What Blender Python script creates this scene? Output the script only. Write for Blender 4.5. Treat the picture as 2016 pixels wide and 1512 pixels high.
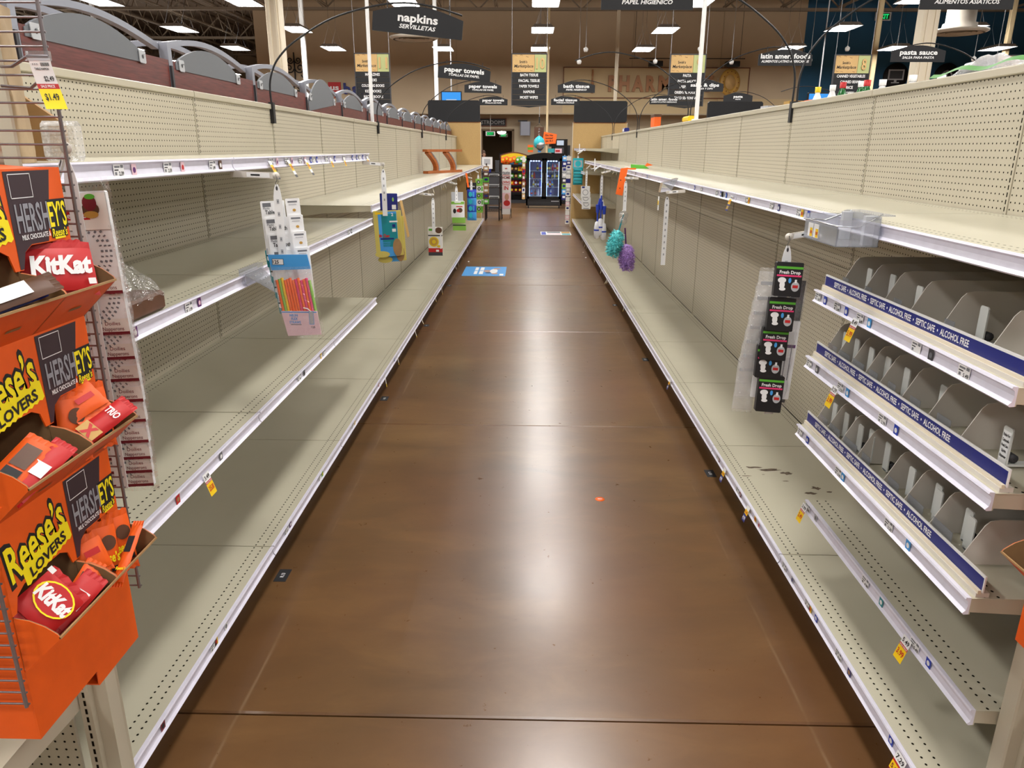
import bpy, math, random
from mathutils import Vector, Matrix

for o in list(bpy.data.objects):
    bpy.data.objects.remove(o)
SC = bpy.context.scene
COL = SC.collection
R = random.Random(7)

# ------------------------------------------------------------------ camera
CAM_H = 1.84
PITCH, YAW, ROLL = 0.3078, 0.0194, -0.0055
cam = bpy.data.cameras.new('camera')
cam.sensor_fit = 'HORIZONTAL'
cam.sensor_width = 36.0
cam.lens = 36.0 * 1459.4 / 2016
cam.clip_start, cam.clip_end = 0.05, 200
camo = bpy.data.objects.new('camera', cam)
COL.objects.link(camo)
_f = Vector((-math.sin(YAW) * math.cos(PITCH), math.cos(YAW) * math.cos(PITCH), -math.sin(PITCH)))
_r0 = Vector((math.cos(YAW), math.sin(YAW), 0))
_u0 = _r0.cross(_f)
_r = _r0 * math.cos(ROLL) - _u0 * math.sin(ROLL)
_u = _r0 * math.sin(ROLL) + _u0 * math.cos(ROLL)
_m = Matrix((_r, _u, -_f)).transposed().to_4x4()
_m.translation = Vector((0, 0, CAM_H))
camo.matrix_world = _m
SC.camera = camo

# ------------------------------------------------------------------ world and exposure
W = bpy.data.worlds.new('world')
SC.world = W
W.use_nodes = True
W.node_tree.nodes['Background'].inputs[0].default_value = (1.0, 0.95, 0.88, 1)
W.node_tree.nodes['Background'].inputs[1].default_value = 0.05
SC.view_settings.view_transform = 'Standard'
SC.view_settings.look = 'None'
SC.view_settings.gamma = 1.0
SC.view_settings.use_curve_mapping = False
SC.view_settings.exposure = 1.05
LAMP = 22.0            # radiance of the ceiling fixtures

# ------------------------------------------------------------------ materials
def srgb(r, g, b):
    f = lambda c: (c / 255 / 12.92) if c / 255 <= 0.04045 else ((c / 255 + 0.055) / 1.055) ** 2.4
    return (f(r), f(g), f(b), 1)

M = {}
def mat(name, col, rough=0.5, metal=0.0, noise=0.0, scale=12.0, bump=0.0, emit=0.0, spec=0.5, stretch=None):
    m = bpy.data.materials.new(name)
    m.use_nodes = True
    nt = m.node_tree
    b = nt.nodes['Principled BSDF']
    c = srgb(*col)
    b.inputs['Base Color'].default_value = c
    b.inputs['Roughness'].default_value = rough
    b.inputs['Metallic'].default_value = metal
    b.inputs['Specular IOR Level'].default_value = spec
    if emit:
        b.inputs['Emission Color'].default_value = c
        b.inputs['Emission Strength'].default_value = emit
    if noise or bump:
        tc = nt.nodes.new('ShaderNodeTexCoord')
        n = nt.nodes.new('ShaderNodeTexNoise')
        n.inputs['Scale'].default_value = scale
        n.inputs['Detail'].default_value = 4
        if stretch:
            mp = nt.nodes.new('ShaderNodeMapping')
            mp.inputs['Scale'].default_value = stretch
            nt.links.new(tc.outputs['Object'], mp.inputs[0])
            nt.links.new(mp.outputs[0], n.inputs['Vector'])
        else:
            nt.links.new(tc.outputs['Object'], n.inputs['Vector'])
        if noise:
            r = nt.nodes.new('ShaderNodeValToRGB')
            r.color_ramp.elements[0].position = 0.3
            r.color_ramp.elements[1].position = 0.7
            r.color_ramp.elements[0].color = tuple(x * (1 - noise) for x in c[:3]) + (1,)
            r.color_ramp.elements[1].color = tuple(min(1, x * (1 + noise)) for x in c[:3]) + (1,)
            nt.links.new(n.outputs['Fac'], r.inputs[0])
            nt.links.new(r.outputs[0], b.inputs['Base Color'])
        if bump:
            bp = nt.nodes.new('ShaderNodeBump')
            bp.inputs['Strength'].default_value = bump
            bp.inputs['Distance'].default_value = 0.01
            nt.links.new(n.outputs['Fac'], bp.inputs['Height'])
            nt.links.new(bp.outputs[0], b.inputs['Normal'])
    M[name] = m
    return m

def emat(name, col, strength):
    m = bpy.data.materials.new(name)
    m.use_nodes = True
    nt = m.node_tree
    nt.nodes.remove(nt.nodes['Principled BSDF'])
    e = nt.nodes.new('ShaderNodeEmission')
    e.inputs[0].default_value = srgb(*col)
    e.inputs[1].default_value = strength
    nt.links.new(e.outputs[0], nt.nodes['Material Output'].inputs[0])
    M[name] = m

def clearmat(name, tint=(255, 255, 255), gloss=0.12, rough=0.08, bump=0.0, scale=30, milky=0.0):
    """thin clear plastic film or sheet"""
    m = bpy.data.materials.new(name)
    m.use_nodes = True
    nt = m.node_tree
    nt.nodes.remove(nt.nodes['Principled BSDF'])
    t = nt.nodes.new('ShaderNodeBsdfTransparent')
    t.inputs[0].default_value = srgb(*tint)
    g = nt.nodes.new('ShaderNodeBsdfGlossy')
    g.inputs['Roughness'].default_value = rough
    lw = nt.nodes.new('ShaderNodeLayerWeight')
    lw.inputs[0].default_value = 0.25
    mr = nt.nodes.new('ShaderNodeMapRange')
    mr.inputs['To Min'].default_value = gloss
    mr.inputs['To Max'].default_value = 0.7
    nt.links.new(lw.outputs['Fresnel'], mr.inputs[0])
    mx = nt.nodes.new('ShaderNodeMixShader')
    nt.links.new(mr.outputs[0], mx.inputs[0])
    nt.links.new(t.outputs[0], mx.inputs[1])
    nt.links.new(g.outputs[0], mx.inputs[2])
    out = mx
    if milky:
        d = nt.nodes.new('ShaderNodeBsdfDiffuse')
        d.inputs[0].default_value = srgb(*tint)
        m2 = nt.nodes.new('ShaderNodeMixShader')
        m2.inputs[0].default_value = milky
        nt.links.new(mx.outputs[0], m2.inputs[1])
        nt.links.new(d.outputs[0], m2.inputs[2])
        out = m2
    if bump:
        tc = nt.nodes.new('ShaderNodeTexCoord')
        n = nt.nodes.new('ShaderNodeTexNoise')
        n.inputs['Scale'].default_value = scale
        n.inputs['Distortion'].default_value = 1.5
        nt.links.new(tc.outputs['Object'], n.inputs['Vector'])
        bp = nt.nodes.new('ShaderNodeBump')
        bp.inputs['Strength'].default_value = bump
        bp.inputs['Distance'].default_value = 0.02
        nt.links.new(n.outputs['Fac'], bp.inputs['Height'])
        nt.links.new(bp.outputs[0], g.inputs['Normal'])
    nt.links.new(out.outputs[0], nt.nodes['Material Output'].inputs[0])
    M[name] = m

class NT:
    """small helper to write math node chains"""
    def __init__(s, m):
        s.nt = m.node_tree
    def n(s, t, **kw):
        x = s.nt.nodes.new(t)
        for k, v in kw.items():
            setattr(x, k, v)
        return x
    def put(s, sock, v):
        if hasattr(v, 'is_linked'):
            s.nt.links.new(v, sock)
        else:
            sock.default_value = v
    def math(s, op, a, b=0.0, c=None):
        x = s.n('ShaderNodeMath', operation=op)
        s.put(x.inputs[0], a)
        s.put(x.inputs[1], b)
        if c is not None:
            s.put(x.inputs[2], c)
        return x.outputs[0]
    def lattice(s, v, pitch):      # distance to the nearest lattice line of that pitch
        f = s.math('FRACT', s.math('DIVIDE', v, pitch))
        return s.math('MULTIPLY', s.math('SUBTRACT', f, 0.5), pitch)
    def step(s, v, a, b):          # 1 below a, 0 above b
        x = s.n('ShaderNodeMapRange', clamp=True)
        s.put(x.inputs['Value'], v)
        x.inputs['From Min'].default_value = a
        x.inputs['From Max'].default_value = b
        x.inputs['To Min'].default_value = 1.0
        x.inputs['To Max'].default_value = 0.0
        return x.outputs[0]
    def len2(s, a, b):
        return s.math('SQRT', s.math('ADD', s.math('MULTIPLY', a, a), s.math('MULTIPLY', b, b)))
    def mix(s, fac, a, b):
        x = s.n('ShaderNodeMix', data_type='RGBA')
        s.put(x.inputs[0], fac)
        s.put(x.inputs[6], a)
        s.put(x.inputs[7], b)
        return x.outputs[2]
    def noise(s, vec, scale, detail=4, rough=0.5, dist=0.0):
        x = s.n('ShaderNodeTexNoise')
        s.put(x.inputs['Vector'], vec)
        x.inputs['Scale'].default_value = scale
        x.inputs['Detail'].default_value = detail
        x.inputs['Roughness'].default_value = rough
        x.inputs['Distortion'].default_value = dist
        return x.outputs['Fac']

BEIGE = (192, 184, 163)
def metal_sheet(name, col, holes, rough=0.34, depth=0.635, axis='yz', dirt=0.25):
    """painted sheet metal; holes = 'peg' lattice, 'deck' two rows near the front edge, 'slot' upright slots"""
    m = mat(name, col, rough)
    k = NT(m)
    b = m.node_tree.nodes['Principled BSDF']
    tc = k.n('ShaderNodeTexCoord')
    sp = k.n('ShaderNodeSeparateXYZ')
    k.put(sp.inputs[0], tc.outputs['Object'])
    x, y, z = sp.outputs
    c = srgb(*col)
    n1 = k.noise(tc.outputs['Object'], 3.0, 5, 0.6)
    base = k.mix(k.math('MULTIPLY', n1, dirt), c, tuple(v * 0.72 for v in c[:3]) + (1,))
    if holes == 'peg':
        a = x if axis == 'xz' else y
        d = k.len2(k.lattice(a, 0.0254), k.lattice(z, 0.0254))
        msk = k.step(d, 0.0029, 0.0037)
    elif holes == 'deck':
        r1 = k.math('ABSOLUTE', k.math('SUBTRACT', x, depth - 0.052))
        dx = k.math('ABSOLUTE', k.math('SUBTRACT', r1, 0.0175))
        dx2 = k.math('ABSOLUTE', k.math('SUBTRACT', k.math('ABSOLUTE', k.math('SUBTRACT', x, 0.05)), 0.015))
        dx = k.math('MINIMUM', dx, dx2)
        d = k.len2(dx, k.math('MULTIPLY', k.lattice(y, 0.0254), 0.8))
        msk = k.step(d, 0.0030, 0.0038)
        sn = k.noise(tc.outputs['Object'], 9.0, 8, 0.75, 0.6)
        sc = k.step(sn, 0.27, 0.31)
        base = k.mix(k.math('MULTIPLY', sc, 0.5), base, srgb(96, 88, 74))
    elif holes == 'slot':
        a = x if axis == 'xz' else y
        dz = k.math('ABSOLUTE', k.lattice(z, 0.0254))
        my = k.step(k.math('ABSOLUTE', a), 0.0028, 0.0034)
        msk = k.math('MULTIPLY', my, k.step(dz, 0.0078, 0.0086))
    if holes:
        base = k.mix(msk, base, srgb(30, 26, 20))
        bp = k.n('ShaderNodeBump')
        bp.inputs['Strength'].default_value = 0.6
        bp.inputs['Distance'].default_value = 0.002
        k.put(bp.inputs['Height'], k.math('SUBTRACT', 1.0, msk))
        k.put(b.inputs['Normal'], bp.outputs[0])
        k.put(b.inputs['Specular IOR Level'], k.math('MULTIPLY', k.math('SUBTRACT', 1.0, msk), 0.5))
    k.put(b.inputs['Base Color'], base)
    return m

metal_sheet('beige', BEIGE, None)
metal_sheet('pegboard', BEIGE, 'peg', 0.4)
metal_sheet('pegboard_x', BEIGE, 'peg', 0.4, axis='xz')
metal_sheet('deck', (196, 191, 170), 'deck', 0.24, 0.635, dirt=0.35)
metal_sheet('deck_low', (196, 191, 170), 'deck', 0.24, 0.56, dirt=0.35)
metal_sheet('upright', (188, 180, 159), 'slot')
metal_sheet('upright_x', (188, 180, 159), 'slot', axis='xz')
mat('gap', (38, 32, 25), 0.9)
mat('rail', (222, 220, 234), 0.28, noise=0.04, scale=30)
mat('kick', (30, 24, 20), 0.6)
mat('paper', (240, 240, 240), 0.6)
mat('paper_warm', (240, 237, 230), 0.6)
mat('ink', (25, 25, 28), 0.6)
mat('grey_ink', (120, 122, 128), 0.6)
mat('yellow', (246, 205, 20), 0.55)
mat('bright_yellow', (255, 235, 20), 0.55)
mat('red', (196, 32, 34), 0.5)
mat('maroon', (122, 26, 40), 0.5)
mat('blue', (40, 70, 190), 0.5)
mat('navy', (22, 34, 120), 0.4)
mat('light_blue', (70, 160, 230), 0.45)
mat('teal', (20, 140, 150), 0.4)
mat('aqua', (45, 190, 205), 0.4)
mat('green', (90, 180, 50), 0.45)
mat('lime', (140, 195, 80), 0.45)
mat('pink', (236, 60, 120), 0.45)
mat('pale_pink', (240, 205, 215), 0.5)
mat('orange', (232, 92, 16), 0.5, noise=0.04, scale=20)
mat('neon_orange', (255, 110, 25), 0.5)
mat('kraft', (164, 128, 84), 0.75, noise=0.08, scale=25)
mat('kraft_in', (140, 108, 72), 0.8, noise=0.08, scale=40)
mat('bag_paper', (176, 152, 118), 0.8, noise=0.1, scale=14, bump=0.4)
mat('choc', (58, 42, 50), 0.45)
mat('brown', (92, 60, 40), 0.5, noise=0.15, scale=20)
mat('silver_ink', (150, 152, 160), 0.4)
mat('black', (22, 22, 25), 0.45)
mat('black_gloss', (14, 14, 16), 0.2)
mat('sign_black', (22, 23, 27), 0.6)
mat('white', (238, 238, 236), 0.45)
mat('text_white', (245, 245, 245), 0.5)
mat('milk', (243, 244, 245), 0.35)
mat('wire', (138, 130, 132), 0.35, metal=0.7)
mat('chrome', (190, 192, 195), 0.25, metal=0.9)
mat('dark_wire', (40, 36, 36), 0.4, metal=0.5)
mat('grey', (112, 114, 120), 0.45)
mat('grey_arch', (108, 111, 116), 0.55)
mat('grey_metal', (150, 153, 164), 0.35, metal=0.3)
mat('light_grey', (186, 188, 192), 0.4)
mat('dark_grey', (62, 62, 66), 0.5)
mat('tray_grey', (212, 206, 196), 0.4)
mat('pusher', (214, 216, 212), 0.4)
mat('mahogany', (104, 48, 42), 0.4, noise=0.35, scale=8, stretch=(1, 1, 14))
mat('fibreboard', (196, 162, 106), 0.7, noise=0.06, scale=60)
mat('cherry', (168, 92, 38), 0.4, noise=0.2, scale=10, stretch=(1, 1, 10))
mat('wall_tan', (204, 184, 154), 0.8, noise=0.05, scale=0.8)
mat('wall_cream', (214, 192, 150), 0.8, noise=0.04, scale=1.0)
mat('wall_low', (188, 172, 146), 0.8, noise=0.04, scale=1.0)
mat('wall_blue', (44, 96, 132), 0.8, noise=0.06, scale=0.8)
mat('wall_dark', (120, 100, 78), 0.8)
mat('ceiling', (118, 102, 86), 0.85, noise=0.12, scale=2.0)
mat('steel', (140, 126, 108), 0.6)
mat('cream', (226, 214, 190), 0.55)
mat('duct', (200, 192, 178), 0.45, noise=0.06, scale=4)
mat('wood_letter', (176, 124, 82), 0.5)
mat('wood_edge', (120, 62, 34), 0.5)
mat('gold', (196, 152, 70), 0.4)
mat('marker_tan', (214, 176, 116), 0.6, noise=0.08, scale=6)
mat('marker_green', (188, 196, 134), 0.6)
mat('skin', (196, 148, 122), 0.55)
mat('hair', (80, 54, 38), 0.6, noise=0.2, scale=40)
mat('jacket', (60, 60, 70), 0.8)
mat('denim', (50, 62, 96), 0.8)
mat('shoe', (30, 30, 32), 0.6)
mat('fluff_teal', (120, 228, 234), 0.9, noise=0.25, scale=60, bump=1.0)
mat('fluff_purple', (200, 164, 242), 0.9, noise=0.3, scale=60, bump=1.0)
mat('fluff_white', (236, 238, 244), 0.9, noise=0.05, scale=80, bump=0.8)
mat('glove_gold', (206, 190, 96), 0.6)
mat('lemon', (226, 196, 40), 0.5)
mat('plum', (96, 40, 110), 0.5)
mat('turquoise', (60, 170, 180), 0.4)
emat('lamp', (255, 252, 248), LAMP)
emat('added_uplight', (255, 252, 248), LAMP * 0.28)  # added glow for fixture tops, brightens the ceiling and upper walls
emat('screen', (70, 160, 245), 0.5)
emat('screen_white', (225, 235, 250), 0.38)
emat('exit_green', (30, 210, 110), 0.6)
emat('cooler_led', (190, 208, 255), 3.2)
mat('cooler_back', (150, 166, 222), 0.5)
emat('hall_lamp', (255, 246, 230), 3.0)
mat('leaf_green', (84, 146, 70), 0.5)
mat('scuff', (92, 78, 62), 0.8, noise=0.4, scale=60)
clearmat('clear', gloss=0.10)
clearmat('film', gloss=0.10, rough=0.14, bump=0.9, scale=26, milky=0.04)
clearmat('film_milky', gloss=0.10, rough=0.2, bump=0.8, scale=40, milky=0.2)
clearmat('acrylic', tint=(244, 246, 250), gloss=0.18, rough=0.05, milky=0.12)
clearmat('glass', tint=(225, 235, 245), gloss=0.08, rough=0.03)
clearmat('green_film', tint=(60, 150, 80), gloss=0.12, rough=0.1, milky=0.45)

def floor_material():
    m = mat('concrete', (110, 76, 48), 0.2)
    k = NT(m)
    b = m.node_tree.nodes['Principled BSDF']
    tc = k.n('ShaderNodeTexCoord')
    v = tc.outputs['Object']
    sp = k.n('ShaderNodeSeparateXYZ')
    k.put(sp.inputs[0], v)
    x, y, z = sp.outputs
    mp = k.n('ShaderNodeMapping')
    mp.inputs['Scale'].default_value = (0.8, 1.8, 1)
    k.put(mp.inputs[0], v)
    n1 = k.noise(mp.outputs[0], 0.8, 5, 0.5, 0.1)
    n2 = k.noise(v, 14.0, 9, 0.7, 0.0)
    n3 = k.noise(v, 0.5, 3, 0.5)
    r = k.n('ShaderNodeValToRGB')
    e = r.color_ramp.elements
    e[0].position, e[0].color = 0.28, srgb(84, 60, 36)
    e[1].position, e[1].color = 0.70, srgb(130, 96, 58)
    q = e.new(0.5)
    q.color = srgb(107, 77, 46)
    n4 = k.noise(mp.outputs[0], 3.2, 7, 0.62, 0.6)
    k.put(r.inputs[0], k.math('ADD', k.math('MULTIPLY', n1, 0.55), k.math('MULTIPLY', n4, 0.45)))
    c = k.mix(k.step(n3, 0.62, 0.42), r.outputs[0], srgb(114, 74, 43))
    c = k.mix(0.65, r.outputs[0], c)
    c = k.mix(k.math('MULTIPLY', k.step(n2, 0.70, 0.30), 0.10), c, srgb(120, 90, 56))
    # scuffed wax line along the foot of the shelving
    ax = k.math('ABSOLUTE', k.math('ADD', x, k.math('MULTIPLY', k.math('SUBTRACT', n1, 0.5), 0.03)))
    ln = k.step(k.math('ABSOLUTE', k.math('SUBTRACT', ax, 0.965)), 0.001, 0.008)
    brk = k.step(k.noise(v, 1.7, 4, 0.6), 0.60, 0.45)
    c = k.mix(k.math('MULTIPLY', k.math('MULTIPLY', ln, brk), 0.4), c, srgb(150, 126, 98))
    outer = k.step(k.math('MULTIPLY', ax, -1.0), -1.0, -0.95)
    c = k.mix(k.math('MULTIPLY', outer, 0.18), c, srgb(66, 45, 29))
    k.put(b.inputs['Base Color'], c)
    rg = k.n('ShaderNodeMapRange')
    k.put(rg.inputs[0], n2)
    rg.inputs['From Min'].default_value = 0.3
    rg.inputs['From Max'].default_value = 0.7
    rg.inputs['To Min'].default_value = 0.27
    rg.inputs['To Max'].default_value = 0.31
    k.put(b.inputs['Roughness'], rg.outputs[0])
    b.inputs['Specular IOR Level'].default_value = 0.75
    b.inputs['Coat Weight'].default_value = 0.22
    b.inputs['Coat Roughness'].default_value = 0.20
    bp = k.n('ShaderNodeBump')
    bp.inputs['Strength'].default_value = 0.035
    bp.inputs['Distance'].default_value = 0.01
    k.put(bp.inputs['Height'], n2)
    k.put(b.inputs['Normal'], bp.outputs[0])
floor_material()

# ------------------------------------------------------------------ mesh builder
_tc = {}
def text_geo(s, bold, shear):
    key = (s, bold, shear)
    if key not in _tc:
        cu = bpy.data.curves.new('t', 'FONT')
        cu.body = s
        cu.size = 1.0
        cu.offset = bold
        cu.shear = shear
        cu.resolution_u = 2
        ob = bpy.data.objects.new('t', cu)
        me = bpy.data.meshes.new_from_object(ob)
        vs = [(v.co.x, v.co.y) for v in me.vertices]
        fs = [tuple(p.vertices) for p in me.polygons]
        bpy.data.meshes.remove(me)
        bpy.data.objects.remove(ob)
        bpy.data.curves.remove(cu)
        if not vs:
            vs, fs = [(0, 0), (.01, 0), (0, .01)], []
        x0 = min(v[0] for v in vs); x1 = max(v[0] for v in vs)
        _tc[key] = ([(v[0] - (x0 + x1) / 2, v[1] - 0.35) for v in vs], fs, x1 - x0)
    return _tc[key]

V3 = Vector
class MB:
    def __init__(s):
        s.v, s.f, s.m, s.s = [], [], [], []
        s.mats = []
    def mi(s, name):
        if name not in s.mats:
            s.mats.append(name)
        return s.mats.index(name)
    def add(s, vs, fs, mat, smooth=False):
        o = len(s.v)
        s.v += [tuple(v) for v in vs]
        i = s.mi(mat)
        for f in fs:
            s.f.append(tuple(o + k for k in f))
            s.m.append(i)
            s.s.append(smooth)
        return s
    def box(s, x0, y0, z0, x1, y1, z1, mat):
        if x0 > x1: x0, x1 = x1, x0
        if y0 > y1: y0, y1 = y1, y0
        if z0 > z1: z0, z1 = z1, z0
        return s.add([(x0, y0, z0), (x1, y0, z0), (x1, y1, z0), (x0, y1, z0), (x0, y0, z1), (x1, y0, z1), (x1, y1, z1), (x0, y1, z1)],
                     [(0, 3, 2, 1), (4, 5, 6, 7), (0, 1, 5, 4), (1, 2, 6, 5), (2, 3, 7, 6), (3, 0, 4, 7)], mat)
    def bbox(s, x0, y0, z0, x1, y1, z1, mat, b=0.004, axis='z'):
        """box with four bevelled edges parallel to axis"""
        if axis == 'z':
            P = [(x0 + b, y0), (x1 - b, y0), (x1, y0 + b), (x1, y1 - b), (x1 - b, y1), (x0 + b, y1), (x0, y1 - b), (x0, y0 + b)]
            return s.ext([(p[0], p[1], z0) for p in P], (0, 0, z1 - z0), mat)
        if axis == 'y':
            P = [(x0 + b, z0), (x1 - b, z0), (x1, z0 + b), (x1, z1 - b), (x1 - b, z1), (x0 + b, z1), (x0, z1 - b), (x0, z0 + b)]
            return s.ext([(p[0], y0, p[1]) for p in P], (0, y1 - y0, 0), mat)
        P = [(y0 + b, z0), (y1 - b, z0), (y1, z0 + b), (y1, z1 - b), (y1 - b, z1), (y0 + b, z1), (y0, z1 - b), (y0, z0 + b)]
        return s.ext([(x0, p[0], p[1]) for p in P], (x1 - x0, 0, 0), mat)
    def hexa(s, c, ax, ay, az, mat):
        c, ax, ay, az = V3(c), V3(ax), V3(ay), V3(az)
        vs = [c + ax * i + ay * j + az * k for k in (-1, 1) for j in (-1, 1) for i in (-1, 1)]
        return s.add(vs, [(0, 2, 3, 1), (4, 5, 7, 6), (0, 1, 5, 4), (1, 3, 7, 5), (3, 2, 6, 7), (2, 0, 4, 6)], mat)
    def quad(s, a, b, c, d, mat):
        return s.add([a, b, c, d], [(0, 1, 2, 3)], mat)
    def poly(s, pts, mat):
        return s.add(pts, [tuple(range(len(pts)))], mat)
    def ext(s, pts, d, mat, smooth=False):
        n = len(pts)
        d = V3(d)
        a = [V3(p) for p in pts]
        b = [p + d for p in a]
        fs = [tuple(range(n))[::-1], tuple(range(n, 2 * n))] + [(i, (i + 1) % n, n + (i + 1) % n, n + i) for i in range(n)]
        return s.add(a + b, fs, mat, smooth)
    def sweep(s, prof, path_axis, a, b, mat):
        """open 2-D profile [(x,z)] swept along y from a to b"""
        n = len(prof)
        vs = [(p[0], a, p[1]) for p in prof] + [(p[0], b, p[1]) for p in prof]
        return s.add(vs, [(i, i + 1, n + i + 1, n + i) for i in range(n - 1)], mat)
    def tube(s, pts, r, mat, n=8, caps=True, closed=False):
        P = [V3(p) for p in pts]
        k = len(P)
        rr = r if isinstance(r, (list, tuple)) else [r] * k
        vs, prev = [], None
        for i, p in enumerate(P):
            t = (P[(i + 1) % k] - P[i - 1]) if closed else (P[min(i + 1, k - 1)] - P[max(i - 1, 0)])
            t.normalize()
            if prev is None:
                up = V3((0, 0, 1)) if abs(t.z) < 0.9 else V3((1, 0, 0))
                u = t.cross(up).normalized()
            else:
                u = (prev - t * prev.dot(t))
                u = u.normalized() if u.length > 1e-6 else t.orthogonal().normalized()
            w = t.cross(u)
            prev = u
            for j in range(n):
                a = 2 * math.pi * j / n
                vs.append(p + (u * math.cos(a) + w * math.sin(a)) * rr[i])
        fs = []
        for i in range(k if closed else k - 1):
            for j in range(n):
                i2 = (i + 1) % k
                fs.append((i * n + j, i * n + (j + 1) % n, i2 * n + (j + 1) % n, i2 * n + j))
        s.add(vs, fs, mat, True)
        if caps and not closed:
            s.add(vs[:n], [tuple(range(n))[::-1]], mat)
            s.add(vs[-n:], [tuple(range(n))], mat)
        return s
    def bar(s, pts, hw, hh, mat, side=(1, 0, 0)):
        """rectangular bar along pts; side = direction of the half width"""
        P = [V3(p) for p in pts]
        vs = []
        for i, p in enumerate(P):
            t = (P[min(i + 1, len(P) - 1)] - P[max(i - 1, 0)]).normalized()
            u = V3(side).normalized()
            w = t.cross(u).normalized()
            vs += [p + u * hw + w * hh, p - u * hw + w * hh, p - u * hw - w * hh, p + u * hw - w * hh]
        fs = []
        for i in range(len(P) - 1):
            for j in range(4):
                fs.append((i * 4 + j, i * 4 + (j + 1) % 4, i * 4 + 4 + (j + 1) % 4, i * 4 + 4 + j))
        e = (len(P) - 1) * 4
        fs += [(3, 2, 1, 0), (e, e + 1, e + 2, e + 3)]
        return s.add(vs, fs, mat)
    def lathe(s, prof, c, mat, n=16, axis='z'):
        vs = []
        for r, h in prof:
            for j in range(n):
                a = 2 * math.pi * j / n
                x, y = r * math.cos(a), r * math.sin(a)
                q = (x, y, h) if axis == 'z' else ((x, h, y) if axis == 'y' else (h, x, y))
                vs.append(V3(c) + V3(q))
        fs = []
        for i in range(len(prof) - 1):
            for j in range(n):
                fs.append((i * n + j, i * n + (j + 1) % n, (i + 1) * n + (j + 1) % n, (i + 1) * n + j))
        return s.add(vs, fs, mat, True)
    def grid(s, fn, nu, nv, mat, smooth=True, double=0.0):
        vs = [fn(i / nu, j / nv) for j in range(nv + 1) for i in range(nu + 1)]
        fs = [(j * (nu + 1) + i, j * (nu + 1) + i + 1, (j + 1) * (nu + 1) + i + 1, (j + 1) * (nu + 1) + i) for j in range(nv) for i in range(nu)]
        return s.add(vs, fs, mat, smooth)
    def text(s, t, c, right, up, h, mat, width=None, bold=0.0, shear=0.0, lift=0.0006, align='c'):
        vs, fs, w = text_geo(t, bold, shear)
        right, up = V3(right).normalized(), V3(up).normalized()
        nrm = right.cross(up)
        k = h / 0.70
        kx = (width / w) if width else k
        c = V3(c) + nrm * lift
        off = 0 if align == 'c' else (w / 2 if align == 'l' else -w / 2)
        s.add([c + right * ((v[0] + off) * kx) + up * (v[1] * k) for v in vs], fs, mat)
        return s
    def panel(s, c, right, up, w, h, mat, lift=0.0):
        """flat printed patch of the given size"""
        right, up = V3(right).normalized(), V3(up).normalized()
        c = V3(c) + right.cross(up) * lift
        a, b = right * (w / 2), up * (h / 2)
        return s.quad(c - a - b, c + a - b, c + a + b, c - a + b, mat)
    def disc(s, c, right, up, r, mat, lift=0.0, n=20, ry=None):
        right, up = V3(right).normalized(), V3(up).normalized()
        c = V3(c) + right.cross(up) * lift
        ry = ry or r
        return s.poly([c + right * (r * math.cos(2 * math.pi * i / n)) + up * (ry * math.sin(2 * math.pi * i / n)) for i in range(n)], mat)
    def mesh(s, name, loc=(0, 0, 0)):
        me = bpy.data.meshes.new(name)
        l = V3(loc)
        me.from_pydata([(v[0] - l[0], v[1] - l[1], v[2] - l[2]) for v in s.v], [], s.f)
        for n in s.mats:
            me.materials.append(M[n])
        me.polygons.foreach_set('material_index', s.m)
        me.polygons.foreach_set('use_smooth', s.s)
        me.update()
        return me

def link(o, parent=None):
    COL.objects.link(o)
    if parent is not None:
        o.parent = parent
    return o
def thing(name, label, cat, loc, group=None, rz=0.0):
    o = bpy.data.objects.new(name, None)
    o.empty_display_size = 0.1
    o.location = loc
    o.rotation_euler = (0, 0, rz)
    o['label'], o['category'] = label, cat
    if group:
        o['group'] = group
    return link(o)
def part(name, mb, parent, label=None, base=None):
    """mesh child; mb is in world coordinates (parent unrotated), base overrides the origin used"""
    root = parent
    l = V3(base) if base is not None else None
    if l is None:
        l = V3((0, 0, 0))
        while root is not None:
            l = l + root.location
            root = root.parent
    o = bpy.data.objects.new(name, mb.mesh(name, l))
    if label:
        o['label'] = label
    return link(o, parent)
def single(name, mb, label, cat, loc=(0, 0, 0), group=None):
    o = bpy.data.objects.new(name, mb.mesh(name, loc))
    o.location = loc
    o['label'], o['category'] = label, cat
    if group:
        o['group'] = group
    return link(o)
def struct(name, mb, loc=(0, 0, 0), parent=None):
    o = bpy.data.objects.new(name, mb.mesh(name, loc))
    if parent is None:
        o['kind'] = 'structure'
        o.location = loc
    return link(o, parent)
def copy_tree(o, parent=None):
    c = o.copy()
    link(c, parent)
    for ch in list(o.children):
        copy_tree(ch, c)
    return c
def dup(o, loc, rz=None, label=None, group=None):
    c = copy_tree(o)
    c.location = loc
    if rz is not None:
        c.rotation_euler = (0, 0, rz)
    if label: c['label'] = label
    if group: c['group'] = group
    return c
UX, UY, UZ = (1, 0, 0), (0, 1, 0), (0, 0, 1)
MX, MY = (-1, 0, 0), (0, -1, 0)
BAY = 1.2192
def YN(n):
    return 4.036 + BAY * n
# ================================================================== room shell
b = MB().box(-32, -14, -0.14, 32, 56, -0.03, 'gap')
floor = struct('floor', b)
JY = [2.05 + 2.785 * k for k in range(-5, 20)]
for a, c in zip(JY[:-1], JY[1:]):
    b = MB()
    e = 0.006
    b.ext([(-32, a + .004, -.03), (-32, c - .004, -.03), (-32, c - .004, -e), (-32, c - .004 - e, 0), (-32, a + .004 + e, 0), (-32, a + .004, -e)], (64, 0, 0), 'concrete')
    struct('slab', b, parent=floor)

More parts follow.
